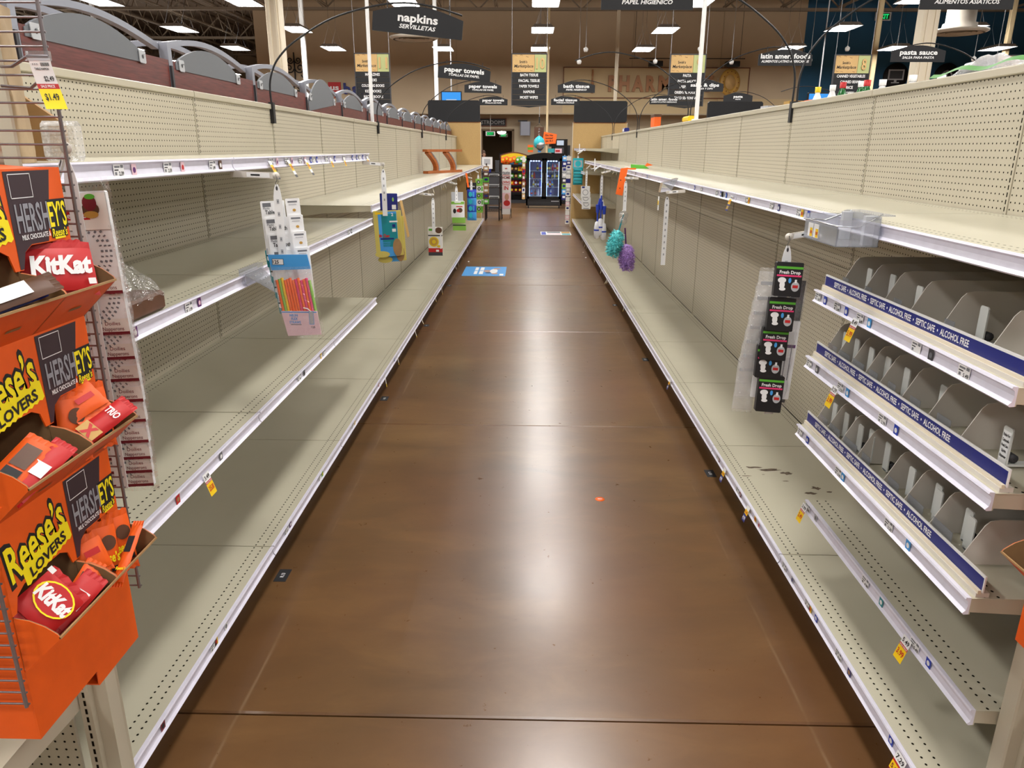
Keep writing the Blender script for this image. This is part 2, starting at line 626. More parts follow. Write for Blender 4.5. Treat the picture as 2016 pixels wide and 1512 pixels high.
def wallbox(name, x0, y0, z0, x1, y1, z1, m):
    return struct(name, MB().box(x0, y0, z0, x1, y1, z1, m))
wallbox('wall_left', -32.3, -14, 0, -32, 56, 8.2, 'wall_tan')
wallbox('wall_right', 32, -14, 0, 32.3, 56, 8.2, 'wall_tan')
wallbox('wall_front', -32, -14.3, 0, 32, -14, 8.2, 'wall_tan')
wallbox('wall_far_left', -32, 55, 0, -11, 55.3, 8.2, 'wall_tan')
wallbox('wall_side', -11.25, 34.4, 0, -11, 55, 8.2, 'wall_tan')
wallbox('wall_blue', 11.1, 33.0, 0, 32, 33.4, 8.2, 'wall_blue')
# back wall with the opening of the restroom corridor, and the bulkhead above it
b = MB()
b.box(-11.25, 34, 0, -2.04, 34.4, 3.3, 'wall_low')
b.box(-0.68, 34, 0, 11.1, 34.4, 3.3, 'wall_low')
b.box(-2.04, 34, 2.57, -0.68, 34.4, 3.3, 'wall_low')
b.box(-11.25, 33, 3.234, 1.40, 34.4, 8.2, 'wall_tan')
b.box(1.40, 33, 3.84, 11.1, 34.4, 8.2, 'wall_tan')
b.box(1.40, 33, 3.234, 11.1, 34.4, 3.84, 'wall_cream')
wb = struct('wall_back', b)
b = MB()
b.box(-11.25, 32.985, 3.20, 11.1, 33.0, 3.25, 'wall_low')
struct('moulding', b, parent=wb)
b = MB()
for x in (-2.1, -0.72):
    b.box(x, 33.985, 0, x + .06 + .04, 34.0, 2.6, 'wall_dark')
b.box(-2.1, 33.985, 2.57, -.62, 34.0, 2.65, 'wall_dark')
struct('door_frame', b, parent=wb)
for i in range(6):
    x = -10.2 + i * 3.6
    b = MB().box(x, 32.97, 3.25, x + .012, 33.0, 8.0, 'wall_low')
    struct('wall_joint', b, parent=wb)
# corridor behind the opening
b = MB()
b.box(-2.9, 38.0, 0, 0.2, 38.2, 2.8, 'wall_dark')
b.box(-3.0, 34.4, 0, -2.9, 38.2, 2.8, 'wall_dark')
b.box(0.2, 34.4, 0, 0.3, 38.2, 2.8, 'wall_dark')
b.box(-3.0, 34.4, 2.8, 0.3, 38.2, 2.9, 'wall_low')
struct('wall_corridor', b)
b = MB().box(-1.75, 37.96, 0, -0.75, 37.995, 2.1, 'wall_dark')
d = struct('door_1', b)
struct('door_handle', MB().box(-0.9, 37.90, 1.0, -0.82, 37.96, 1.14, 'chrome'), parent=d)
t = thing('corridor_light', 'small glowing lamp on the ceiling of the restroom corridor', 'light', (-1.22, 35.4, 2.8))
part('lamp_bowl', MB().lathe([(.001, -.36), (.14, -.34), (.2, -.28), (.2, -.24), (.001, -.22)], (-1.22, 35.4, 2.8), 'hall_lamp', 14), t)
part('base_plate', MB().lathe([(.02, -.23), (.02, -.02), (.12, -.01), (.12, 0), (.001, 0)], (-1.22, 35.4, 2.8), 'white', 14), t)
struct('door_sign', MB().box(-1.42, 37.94, 1.35, -1.16, 37.96, 1.62, 'grey'), parent=d)

# ------------------------------------------------------------------ ceiling with open-web joists
b = MB().box(-32.3, -14.3, 8.2, 32.3, 56, 8.4, 'ceiling')
ceil = struct('ceiling', b)
def joist(x, y0, y1):
    b = MB()
    for dx in (-.05, .05):
        b.box(x + dx - .02, y0, 7.05, x + dx + .02, y1, 7.10, 'steel')
        b.box(x + dx - .02, y0, 7.75, x + dx + .02, y1, 7.80, 'steel')
    n = int((y1 - y0) / 0.55)
    pts = [(x, y0 + (y1 - y0) * i / n, 7.08 if i % 2 else 7.77) for i in range(n + 1)]
    b.bar(pts, .016, .016, 'steel')
    return struct('joist', b, parent=ceil)
for i in range(-13, 14):
    x = 0.9 + 2.2 * i
    joist(x, -13, 52 if x < -11 else 31.8)
for y in (-2, 9, 20, 31.9):
    b = MB()
    b.box(-31, y - .1, 6.95, 31, y + .1, 7.05, 'steel')
    b.box(-31, y - .1, 7.85, 31, y + .1, 7.97, 'steel')
    n = 62
    b.bar([(-31 + 62 * k / n, y, 7.0 if k % 2 else 7.9) for k in range(n + 1)], .03, .03, 'steel', side=UY)
    struct('girder', b, parent=ceil)
for y, x0, x1 in ((40, -31, -11.5), (47, -31, -11.5)):
    b = MB().box(x0, y - .1, 6.95, x1, y + .1, 7.05, 'steel')
    b.bar([(x0 + (x1 - x0) * k / 20, y, 7.0 if k % 2 else 7.9) for k in range(21)], .03, .03, 'steel', side=UY)
    struct('girder', b, parent=ceil)
b = MB()
for i in range(36):
    x = -31 + i * 1.75
    b.box(x, -14, 8.12, x + .9, 55, 8.2, 'ceiling')
o = struct('deck_rib', b, parent=ceil)
for (y, z) in ((13, 6.75), (27, 6.82)):
    struct('sprinkler_pipe', MB().tube([(-30, y, z), (30, y, z)], .035, 'cream', 8), parent=ceil)

# ------------------------------------------------------------------ hanging light fixtures
def fixture():
    t = thing('ceiling_light', 'x', 'light', (0, 0, 0))
    b = MB()
    hw, hl = .33, .62
    lo = [(-hw, -hl, 0), (hw, -hl, 0), (hw, hl, 0), (-hw, hl, 0)]
    hi = [(-hw * .72, -hl * .9, .1), (hw * .72, -hl * .9, .1), (hw * .72, hl * .9, .1), (-hw * .72, hl * .9, .1)]
    b.add(lo + hi, [(4, 5, 6, 7)], 'added_uplight')  # housing top made to glow as added fill light for the roof
    b.add(lo + hi, [(0, 1, 5, 4), (1, 2, 6, 5), (2, 3, 7, 6), (3, 0, 4, 7)], 'light_grey')
    part('housing', b, t)
    b = MB()
    for i in range(6):
        x = -.255 + i * .102
        b.add([(x - .047, -.59, .008), (x + .047, -.59, .008), (x + .047, .59, .008), (x - .047, .59, .008)], [(0, 3, 2, 1)], 'lamp')
        b.add([(x - .047, -.59, .008), (x, -.59, .04), (x + .047, -.59, .008)], [(0, 2, 1)], 'lamp')
    part('lamp_tubes', b, t, 'glowing white lamp tubes')
    for y in (-.5, .5):
        b = MB()
        b.tube([(-.2, y, .1), (0, y, .7), (.2, y, .1)], .004, 'dark_grey', 4, caps=False)
        b.tube([(0, y, .7), (0, y, 1.88)], .004, 'dark_grey', 4, caps=False)
        part('hanging_wire', b, t)
    return t
ZF = 5.17
fx = fixture()
spots = []
for r, y in enumerate((28.5, 24.1, 19.7, 15.3, 10.9, 6.5, 2.1, -2.3, -6.7)):
    xs = (-14.3, -10.45, -6.95, -3.05, .38, 4.0, 9.0, 12.5, 16.0) if y > 19 else (-10.45, -6.95, -3.05, .38, 4.0, 7.6, 11.2)
    for x in xs:
        spots.append((x, y - (.5 if x > 8 and y > 19 else 0)))
spots += [(-14.3, 33), (-18, 33), (-14.3, 38), (-18, 28.5), (-18, 38), (-21, 33)]
seen = 0
for i, (x, y) in enumerate(spots):
    o = fx if i == 0 else dup(fx, (x, y, ZF))
    o.location = (x, y, ZF)
    o['label'] = 'hanging strip light with glowing white tubes and a grey housing high over the shop floor'
    o['group'] = 'hanging strip lights over the aisles'

# ------------------------------------------------------------------ columns, power poles
def column(x, y, w, label):
    t = thing('steel_column', label, 'column', (x, y, 0))
    b = MB().bbox(x - w / 2, y - w / 2, 0, x + w / 2, y + w / 2, 8.1, 'cream', .02)
    part('shaft', b, t)
    b = MB().box(x - w / 2 + .05, y - w / 2 - .02, .1, x - w / 2 + .09, y - w / 2, 8.0, 'cream')
    b.box(x + w / 2 - .09, y - w / 2 - .02, .1, x + w / 2 - .05, y - w / 2, 8.0, 'cream')
    part('corner_strip', b, t)
column(-5.02, 16, .28, 'wide cream square column rising behind the greeting card racks')
column(6.75, 14, .27, 'wide cream square column beside the round air diffuser and pasta sauce sign')
def pole(x, y, z0, z1, r, label, m='white', floor_=True):
    t = thing('power_pole', label, 'pole', (x, y, z0))
    part('pole', MB().bbox(x - r, y - r, z0, x + r, y + r, z1, m, r * .3), t)
    part('base_plate', MB().box(x - r * 2, y - r * 2, z0, x + r * 2, y + r * 2, z0 + .02, m), t)
pole(-1.79, 8.97, 2.10, 8.1, .018, 'thin white power pole rising from the shelving next to the first paper towels sign')
pole(1.80, 8.50, 2.13, 8.1, .020, 'thin white power pole rising from the shelving in front of the aisle 9 marker')
pole(0.62, 26.5, 0, 7.0, .035, 'tan service pole standing behind the drinks cooler', 'wall_cream')
pole(-7.08, 25.2, 0, 7.0, .07, 'white service pole behind the arm of the napkins sign', 'white')
pole(-2.9, 24.9, 0, 7.0, .06, 'white service pole behind the first paper towels sign', 'white')
pole(2.98, 27.5, 0, 7.0, .055, 'cream service pole standing in front of the pharmacy lettering', 'cream')
pole(12.5, 29.5, 0, 7.0, .09, 'tan service pole in front of the dark blue wall behind the aisle 8 marker', 'wall_cream')
pole(16.6, 28.5, 0, 7.0, .09, 'tan service pole in front of the dark blue wall right of the round air diffuser', 'wall_cream')
pole(-13.6, 25.2, 0, 7.0, .06, 'white service pole under a strip light beyond the greeting card racks', 'white')

def diffuser(x, y, z, r, label):
    t = thing('air_diffuser', label, 'air duct', (x, y, z))
    b = MB()
    b.lathe([(r * .50, 8.1 - z), (r * .50, .20), (r * .58, .19), (r * .60, .10), (r, .05), (r, .02), (r * .86, -.02)], (x, y, z), 'duct', 28)
    part('duct', b, t)
    b = MB()
    for k in (.8, .62, .44):
        b.lathe([(r * k, -.02), (r * k * .9, .05), (r * k * .82, .03)], (x, y, z), 'duct', 28)
    b.disc((x, y, z), UX, MY, r * .84, 'gap', -.06)
    part('vent_ring', b, t)
diffuser(9.91, 19.0, 4.44, .62, 'round pale air diffuser below a fat duct near the pasta sauce sign')
diffuser(-3.14, 22.0, 4.66, .66, 'round pale air diffuser just behind the napkins sign')

# sensors dangling on rods
def sensor(x, y, z):
    t = thing('ceiling_sensor', 'small white sensor cup hanging on a thin rod from the roof', 'sensor', (x, y, z), 'sensor cups hanging on rods')
    part('rod', MB().tube([(x, y, z + .08), (x, y, 8.1)], .006, 'light_grey', 6), t)
    part('cup', MB().lathe([(.001, -.06), (.04, -.06), (.06, -.02), (.06, .03), (.02, .06), (.001, .08)], (x, y, z), 'white', 12), t)
for (x, z) in ((1.53, 4.41), (1.36, 4.10), (3.43, 4.12), (4.62, 4.43), (5.50, 4.11), (7.61, 4.16), (8.58, 4.45), (9.9, 4.19), (12.0, 4.21)):
    sensor(x, 22.0, z)
# ================================================================== shelving bays (local: back plane x=0, aisle towards +x, y along the run)
DEP = 0.635
RAIL = [(0, .002), (.012, .003), (.014, -.002), (.007, -.008), (.005, -.02), (.008, -.034), (.016, -.042), (.012, -.046), (0, -.045)]
_mc = {}
def cached(key, fn):
    if key not in _mc:
        _mc[key] = fn().mesh(key[0])
    return _mc[key]
def cpart(name, key, fn, parent, label=None):
    o = bpy.data.objects.new(name, cached((name,) + key, fn))
    if label:
        o['label'] = label
    return link(o, parent)

def rail_mb(d, z):
    b = MB()
    b.ext([(d + p[0], .004, z + p[1]) for p in RAIL], (0, BAY - .008, 0), 'rail')
    return b
def shelf_mb(d, z, dm):
    b = MB()
    b.box(.006, .004, z - .003, d, BAY - .004, z, dm)
    b.box(d - .003, .004, z - .045, d, BAY - .004, z - .003, 'beige')
    for y in (.006, BAY - .010):
        b.ext([(.006, y, z - .003), (.006, y, z - .085), (.08, y, z - .085), (.30, y, z - .055), (d - .004, y, z - .040), (d - .004, y, z - .003)], (0, .004, 0), 'beige')
    b.box(d * .45, .02, z - .02, d * .5, BAY - .02, z - .003, 'beige')
    return b
TAG_N = [0]
def tag_mb(kind, d, z, y, price=''):
    """kind: p price label, c colour chip, s slip hanging off the rail, l labelled small price"""
    b = MB()
    x = d + .0095
    if kind == 'p':
        b.panel((x, y, z - .021), UY, UZ, .052, .034, 'paper')
        b.panel((x, y - .008, z - .012), UY, UZ, .026, .005, 'grey_ink', .0004)
        b.panel((x, y + .016, z - .011), UY, UZ, .014, .008, 'grey_ink', .0004)
        b.panel((x, y - .012, z - .020), UY, UZ, .020, .003, 'ink', .0004)
        if price:
            b.text(price, (x, y + .011, z - .029), UY, UZ, .010, 'ink', bold=.02)
        b.panel((x, y - .016, z - .029), UY, UZ, .010, .008, 'grey_ink', .0004)
    elif kind[0] == 'c':
        m1, m2 = kind[1:].split('/')
        b.panel((x, y, z - .021), UY, UZ, .026, .033, m1)
        b.disc((x, y, z - .022), UY, UZ, .008, m2, .0005, 10)
    elif kind == 's':
        l = .05 + R.random() * .05
        dx = .01 + R.random() * .03
        b.quad((x, y - .009, z - .012), (x, y + .009, z - .012), (x + dx, y + .009, z - .03 - l), (x + dx, y - .009, z - .03 - l), 'paper_warm')
        b.quad((x + dx * .45 + .001, y - .009, z - .03 - l * .5), (x + dx * .45 + .001, y + .009, z - .03 - l * .5), (x + dx + .001, y + .009, z - .03 - l), (x + dx + .001, y - .009, z - .03 - l), 'yellow')
    return b
def tags(shelf, d, z, items):
    for it in items:
        kind, y = it[0], it[1]
        pr = it[2] if len(it) > 2 else ''
        b = tag_mb(kind, d, z, y, pr)
        o = bpy.data.objects.new('price_tag' if kind[0] in 'ps' else 'product_chip', b.mesh('price_tag'))
        link(o, shelf)
def add_shelf(t, z, d=DEP, dm='deck', rail=True, name='shelf'):
    s = cpart(name, (round(z, 3), d, dm), lambda: shelf_mb(d, z, dm), t)
    if rail:
        cpart('price_rail', (round(z, 3), d), lambda: rail_mb(d, z), s)
    return s
def bay(H, lower='pegboard'):
    t = thing('shelving_bay', 'x', 'shelving', (0, 0, 0))
    cpart('back_panel', ('lo', lower), lambda: MB().box(-.012, .029, .20, 0, BAY - .003, 1.222, lower), t)
    cpart('back_panel', ('hi', H), lambda: MB().box(-.012, .029, 1.226, 0, BAY - .003, H - .033, 'pegboard'), t)
    cpart('core_sheet', (H,), lambda: MB().box(-.045, .0, .10, -.020, BAY, H - .04, 'gap'), t)
    cpart('top_cap', (H,), lambda: MB().bbox(-.05, .004, H - .032, .012, BAY - .004, H, 'beige', .004, 'y'), t)
    cpart('upright', (H,), lambda: MB().box(-.018, -.013, .15, .003, .013, H - .003, 'upright'), t).location = (0, .0131, 0)
    s = cpart('base_deck', (), lambda: MB().box(.003, .003, .183, DEP, BAY - .003, .195, 'deck').box(DEP - .003, .003, .145, DEP, BAY - .003, .183, 'beige'), t)
    cpart('price_rail', (.195, DEP), lambda: rail_mb(DEP, .195), s)
    cpart('kick_plate', (), lambda: MB().box(.05, .0, 0, DEP - .085, BAY, .175, 'kick'), t)
    t['base'] = s.name
    return t, s
def slips(shelf, d, z, n, rnd):
    its = []
    for _ in range(n):
        its.append(('s', .1 + rnd.random() * 1.0))
    for _ in range(rnd.randint(1, 3)):
        its.append(('p', .12 + rnd.random() * .95))
    if rnd.random() < .6:
        its.append(('cblue/paper', .12 + rnd.random() * .9))
    tags(shelf, d, z, its)

HL, HR = 2.112, 2.132
ORD = ['zeroth', 'first', 'second', 'third', 'fourth', 'fifth', 'sixth', 'seventh', 'eighth', 'ninth', 'tenth', 'eleventh', 'twelfth', 'thirteenth', 'fourteenth']
XL, XR = -1.727, 1.738
LSH = {}
rnd = random.Random(3)
ltext = {-2: 'beige pegboard shelving bay with three upper shelves behind the orange candy display',
         -1: 'three-shelf beige pegboard bay behind the hanging tablecloth and straw packs',
         0: 'three-shelf beige pegboard bay ending the deep left shelves, below the napkins arm'}
for n in range(-2, 12):
    t, base = bay(HL)
    t.location = (XL, YN(n), 0)
    del t['base']
    if n <= 0:
        t['label'] = ltext[n]
        A = add_shelf(t, 1.80); B = add_shelf(t, 1.37); C = add_shelf(t, .81)
        LSH[n] = (A, B, C, base)
    else:
        D = add_shelf(t, 1.455)
        t['label'] = 'empty one-shelf beige bay, %s from the far end panel under the paper towels signs' % ORD[12 - n]
        t['group'] = 'single-shelf bays below the paper towels signs'
        LSH[n] = (D, base)
        slips(D, DEP, 1.455, 0 if n < 3 else rnd.randint(1, 3), rnd)
        slips(base, DEP, .195, rnd.randint(1, 2) if n < 8 else 1, rnd)
# tags on the three near left bays (y measured from the near end of each bay)
tags(LSH[-2][0], DEP, 1.80, [('p', .42, '2.39'), ('cpale_pink/plum', .50), ('p', .70, '2.59'), ('cpale_pink/red', .80), ('p', 1.03, '1.99'), ('cbrown/paper', 1.10)])
tags(LSH[-1][0], DEP, 1.80, [('p', .42, '2.49'), ('cpale_pink/plum', .50), ('p', .63, '1.99'), ('cpale_pink/plum', .71), ('p', .84, '1.79'), ('cpale_pink/plum', .92), ('cblue/paper', 1.02), ('p', 1.07), ('cblue/paper', 1.13)])
tags(LSH[0][0], DEP, 1.80, [('p', .10, '.99'), ('cblue/paper', .28), ('p', .5), ('cblue/paper', .72), ('cblue/paper', .84), ('p', .92), ('cblue/paper', 1.02), ('p', 1.15)])
tags(LSH[-2][1], DEP, 1.37, [('p', .26, '1.99'), ('cplum/paper', .38), ('p', .72, '1.99'), ('cplum/pale_pink', .80)])
tags(LSH[0][1], DEP, 1.37, [('p', .50, '2.99'), ('cgrey/paper', .58)])
tags(LSH[-1][2], DEP, .81, [('p', .55, '.99'), ('cgrey/ink', .63), ('p', 1.0), ('cyellow/paper', .94)])
tags(LSH[-2][2], DEP, .81, [('cred/kraft', .48), ('cgrey/paper', .82)])
tags(LSH[-2][3], DEP, .195, [('cmaroon/ink', .20), ('p', .58, '1.99'), ('cyellow/red', .60), ('cpaper/grey', .69)])
tags(LSH[-1][3], DEP, .195, [('p', .18, '1.89'), ('cplum/paper', .24), ('p', .75), ('cgreen/yellow', .80)])
tags(LSH[0][3], DEP, .195, [('p', .3), ('cyellow/paper', .36), ('p', 1.0), ('cred/paper', 1.15)])

rnd = random.Random(11)
RSH = {}
for n in range(-2, 12):
    t, base = bay(HR, 'navy' if n == -2 else 'pegboard')
    del t['base']
    t.location = (XR, YN(n + 1), 0)
    t.rotation_euler = (0, 0, math.pi)
    if n < 9:
        top = add_shelf(t, 1.62)
        RSH[n] = (top, base)
        if n > -1:
            slips(top, DEP, 1.62, 0 if n < 3 else 2, rnd)
        if n > 2:
            slips(base, DEP, .195, rnd.randint(1, 3), rnd)
        t['label'] = 'empty one-shelf beige bay, %s from the three-shelf bays below the facial tissue sign' % ORD[9 - n]
        t['group'] = 'single-shelf bays below the bath tissue signs'
        if n == -1:
            t['label'] = 'beige pegboard shelving bay with a scuffed base deck, behind the clear acrylic basket'
            del t['group']
    else:
        for z in (1.845, 1.40, .80):
            s = add_shelf(t, z)
            slips(s, DEP, z, 1, rnd)
        t['label'] = 'three-shelf beige bay, %s from the end panel by the teal sponge packs' % ORD[12 - n]
        t['group'] = 'three-shelf bays at the far end'
    if n == -2:
        t['label'] = 'shelving bay with three pusher-tray shelves edged in blue, for moist wipes'
        del t['group']
        WB = t
tags(RSH[-1][0], DEP, 1.62, [('p', .20, '6.49'), ('cyellow/red', .24), ('p', .60, '7.29'), ('cnavy/paper', .70), ('p', .95, '5.99'), ('cyellow/red', .99), ('cblue/paper', 1.06)])
tags(RSH[0][0], DEP, 1.62, [('cblue/paper', .2), ('p', .4, '8.99'), ('p', .8, '4.49'), ('cblue/paper', .9), ('cblue/light_blue', 1.02)])
tags(RSH[-2][1], DEP, .195, [('p', .06, '.99'), ('clight_grey/navy', .16), ('p', .33, '6.99'), ('cyellow/red', .36), ('cblue/paper', .42), ('p', .63, '8.99'), ('cnavy/kraft', .72), ('cblue/paper', 1.02)])
tags(RSH[-1][1], DEP, .195, [('p', .13), ('cmaroon/paper', .16), ('p', .55), ('cmaroon/paper', .60), ('cyellow/red', .86), ('cpale_pink/red', .92)])
b = MB()
q = random.Random(21)
for (x, y, rx, ry) in ((.42, .34, .07, .022), (.50, .31, .05, .016), (.34, .38, .04, .02), (.56, .42, .03, .006), (.30, .62, .035, .014), (.25, .56, .03, .02), (.38, .48, .02, .006), (.47, .40, .012, .004), (.20, .60, .02, .01)):
    n = 14
    b.poly([(x + rx * math.cos(6.283 * i / n) * q.uniform(.5, 1.1), y + ry * math.sin(6.283 * i / n) * q.uniform(.4, 1.2), .1954) for i in range(n)], 'scuff')
part('scuff_mark', b, RSH[-1][1], 'brown scuff marks', base=(0, 0, 0))
# extra end uprights at the near ends of both runs
for (x, y, h, lab) in ((XL, YN(-2), HL, None), (XR, YN(-2), HR, None)):
    pass

# ------------------------------------------------------------------ moist-wipe pusher trays
def divider_mb(z):
    b = MB()
    pts = [(.06, z + .004), (.06, z + .128), (.085, z + .135), (DEP - .135, z + .135), (DEP - .112, z + .131), (DEP - .10, z + .118), (DEP - .055, z + .03), (DEP - .05, z + .004)]
    b.ext([(p[0], -.0015, p[1]) for p in pts], (0, .003, 0), 'tray_grey')
    return b
def pusher_mb():
    b = MB()
    b.ext([(0, -.018, 0), (0, .018, 0), (0, .018, .095), (0, .014, .10), (0, -.014, .10), (0, -.018, .095)], (-.004, 0, 0), 'pusher')
    b.box(-.30, -.012, -.002, 0, .012, .004, 'pusher')
    b.lathe([(.001, -.010), (.012, -.010), (.012, .010), (.001, .010)], (-.022, 0, .018), 'dark_grey', 10, 'y')
    return b
def stop_mb(w):
    return MB().box(0, -w / 2, 0, .002, w / 2, .05, 'acrylic')
W3 = [
    (1.335, [.07, .25, .41, .58, .765, 1.00], [.18, .31, .53, .835], [(.10, .05), (.29, .05), (.50, .05), (.80, .05), (1.16, .05)]),
    (1.075, [.02, .12, .24, .36, .47, .62, .78, .95], [.06, .10, .165, .21, .285, .335, .41, .45, .54, .72, 1.06], [(.07, .08), (.18, .09), (.30, .09), (.42, .06), (.55, .05), (.70, .06), (.86, .07)]),
    (.790, [.02, .13, .26, .40, .60, .74, .89, 1.06], [.06, .10, .17, .215, .295, .34, .385, .465, .67, .79, .83, .95, .995], [(.08, .08), (.19, .09), (.33, .11), (.46, .06), (.66, .07), (.80, .09), (.95, .10)]),
]
for si, (z, divs, pushes, stops) in enumerate(W3):
    s = add_shelf(WB, z, name='tray_shelf')
    dm = divider_mb(z).mesh('divider')
    for y in divs:
        o = bpy.data.objects.new('divider', dm)
        o.location = (0, y, 0)
        link(o, s)
    for j, y in enumerate(pushes):
        b = pusher_mb()
        if si == 1 and j == len(pushes) - 1:
            b.panel((.0, 0, .045), UY, UZ, .030, .088, 'paper', .0006)
            for q, w in enumerate(('Pusher For', 'Cottonelle', 'Fresh Care', 'Upright', 'Dispenser')):
                b.text(w, (.0, 0, .079 - q * .014), UY, UZ, .0075, 'ink', bold=.03, width=.026 if q != 3 else .018, lift=.0012)
        o = bpy.data.objects.new('pusher', b.mesh('pusher'))
        o.location = (DEP - .105 - (.02 if j % 2 else 0), y, z + .008)
        link(o, s)
    for y, w in stops:
        o = bpy.data.objects.new('clear_stop', stop_mb(w).mesh('clear_stop'))
        o.location = (DEP - .06, y, z + .012)
        link(o, s)
    b = MB()
    b.box(DEP - .045, .01, z, DEP - .012, BAY - .01, z + .012, 'tray_grey')
    b.box(DEP - .022, .008, z + .010, DEP - .014, BAY - .008, z + .020, 'cream')
    part('tray_base', b, s, base=(0, 0, 0))
    b = MB()
    b.box(DEP - .028, .006, z + .014, DEP - .024, BAY - .006, z + .060, 'white')
    b.panel((DEP - .024, BAY / 2, z + .0365), UY, UZ, BAY - .02, .034, 'navy', .0006)
    b.text('SEPTIC SAFE  \u2022  ALCOHOL FREE  \u2022  SEPTIC SAFE  \u2022  ALCOHOL FREE  \u2022  SEPTIC SAFE  \u2022  ALCOHOL FREE', (DEP - .024, .53, z + .0365), UY, UZ, .018, 'text_white', width=.87, bold=.02, lift=.0013)
    part('blue_strip', b, s, 'blue front strip with white lettering', base=(0, 0, 0))
    tg = [[('p', .04, '1.99'), ('cblue/paper', .11), ('p', .22, '2.49'), ('cblue/paper', .30), ('p', .41, '8.49'), ('clight_blue/paper', .48), ('p', .78), ('cdark_grey/grey', .86), ('p', 1.02, '5.49')],
          [('p', .04, '7.29'), ('cgrey/paper', .12), ('p', .34, '3.29'), ('clight_blue/paper', .40), ('p', .66, '2.79'), ('cblue/paper', .75)],
          [('p', .04, '2.29'), ('cblue/paper', .12), ('p', .42, '3.99'), ('clight_blue/paper', .46), ('p', .80, '3.29'), ('clight_blue/paper', .92)]][si]
    tags(s, DEP, z, tg)
s = add_shelf(WB, .455, .56, 'deck_low')
tags(s, .56, .455, [('p', .03, '5.99'), ('clight_grey/grey', .12), ('p', .58, '4.99'), ('cteal/paper', .70), ('p', .92, '5.49'), ('cblue/paper', 1.0)])
b = MB()
b.lathe([(.001, 0), (.012, 0), (.012, .003), (.001, .003)], (.30, BAY, .435), 'gap', 10, 'y')
part('bracket_hole', b, s, base=(0, 0, 0))

# ------------------------------------------------------------------ the far ends of the two runs
def end_panel(x0, x1, label):
    xc = (x0 + x1) / 2
    t = thing('end_panel', label, 'end panel', (xc, 18.72, 0))
    part('board', MB().box(x0, 18.69, 0, x1, 18.73, 2.42, 'fibreboard'), t)
    part('edge_trim', MB().box(x0 - .012, 18.685, 0, x0, 18.74, 2.43, 'cream').box(x1, 18.685, 0, x1 + .012, 18.74, 2.43, 'cream').box(x0, 18.685, 2.42, x1, 18.74, 2.435, 'cherry'), t)
    b = MB().bbox(x0 + .01, 18.66, 2.435, x1 - .01, 18.76, 2.915, 'sign_black', .035, 'y')
    part('header_board', b, t, 'black header board')
    part('backing', MB().box(x0 + .05, 18.73, 0, x1 - .05, 19.15, 2.35, 'beige'), t)
end_panel(-2.40, -1.15, 'fibreboard end panel with a black header at the far end below the paper towels signs')
end_panel(1.06, 2.33, 'fibreboard end panel with a black header at the far end by the teal sponge packs')
end_panel(4.2, 5.5, 'end panel with a black header beyond the pasta sign')

# ------------------------------------------------------------------ greeting card racks backing on to the left run
def card_rack(tilt=False):
    t = thing('greeting_card_rack', 'x', 'display rack', (0, 0, 0))
    b = MB()
    za = 2.262
    z0 = 2.17 if tilt else za
    b.ext([(0, .046, .1), (0, BAY - .004, .1), (0, BAY - .004, za), (0, .046, z0)], (-.018, 0, 0), 'mahogany')
    part('back_board', b, t, 'red-brown wood grain board')
    b = MB()
    n = 16
    h = .19 if tilt else .105
    c0, c1 = .07, .96
    arc = [(.004, c0 + (c1 - c0) * i / n, za - .01 - (.06 * (1 - i / n) if tilt else 0) + h * math.sin(math.pi * i / n) ** .8) for i in range(n + 1)]
    b.ext([(.004, c1, za - .04)] + [(.004, c0, (z0 if tilt else za) - .04)] + arc, (-.012, 0, 0), 'grey_arch')
    part('arch_panel', b, t, 'grey arched topper')
    b = MB()
    b.box(-.045, .002, .0, .0, .044, 2.345, 'grey_metal')
    b.box(.0, .002, 1.6, .012, .020, 2.235, 'dark_grey')
    part('post', b, t)
    for x in (-.06, -.26):
        b = MB()
        pts = [(x, .003 + (BAY - .006) * i / 16, 2.325 + .075 * math.sin(math.pi * i / 16)) for i in range(17)]
        b.bar(pts, .018, .014, 'grey_metal')
        part('top_rail', b, t)
    for y in (.13, .93):
        b = MB()
        b.bbox(.006, y - .03, za - .045, .010, y + .03, za + .012, 'light_grey', .006, 'x')
        b.disc((.010, y, za - .016), UY, UZ, .010, 'dark_grey', .0006, 10)
        b.box(.010, y - .004, za - .012, .018, y + .010, za - .006, 'chrome')
        part('clip', b, t)
    return t
cr, cr2 = card_rack(), card_rack(True)
first = True
for n in range(-2, 12):
    if n == 2:
        cr2.location = (-1.845, YN(n) + .04, 0)
        cr2['label'] = 'greeting card rack whose grey arch sits crooked and higher than its neighbours'
        continue
    o = cr if first else dup(cr, (0, 0, 0))
    first = False
    o.location = (-1.845, YN(n) + .04, 0)
    o['label'] = 'greeting card rack with red-brown board and grey arch, %s from the far left end panel' % ORD[12 - n]
    o['group'] = 'greeting card racks'

# ------------------------------------------------------------------ shelving backing on to the right run, and the next run
b_t = thing('backing_shelf', 'beige shelf behind the right shelving that carries bottles and clear packs', 'shelf', (1.80, 2.2, 1.9))
part('board', MB().box(1.79, 1.7, 1.96, 2.25, 7.2, 1.98, 'beige'), b_t)
part('lip', MB().box(2.235, 1.7, 1.93, 2.25, 7.2, 1.98, 'rail'), b_t)
part('rear_frame', MB().box(1.79, 1.7, 0, 1.81, 7.2, 1.96, 'beige').box(1.81, 1.7, 0, 2.25, 7.2, .2, 'beige'), b_t)
nr = thing('next_shelving_run', 'next beige shelving run whose top carries the pasta sauce and pasta signs', 'shelving', (5.25, 4, 0))
part('spine', MB().box(5.22, 1.6, 0, 5.28, 18.6, 2.13, 'pegboard'), nr)
part('base_deck', MB().box(4.6, 1.6, 0, 5.22, 18.6, .195, 'beige'), nr)

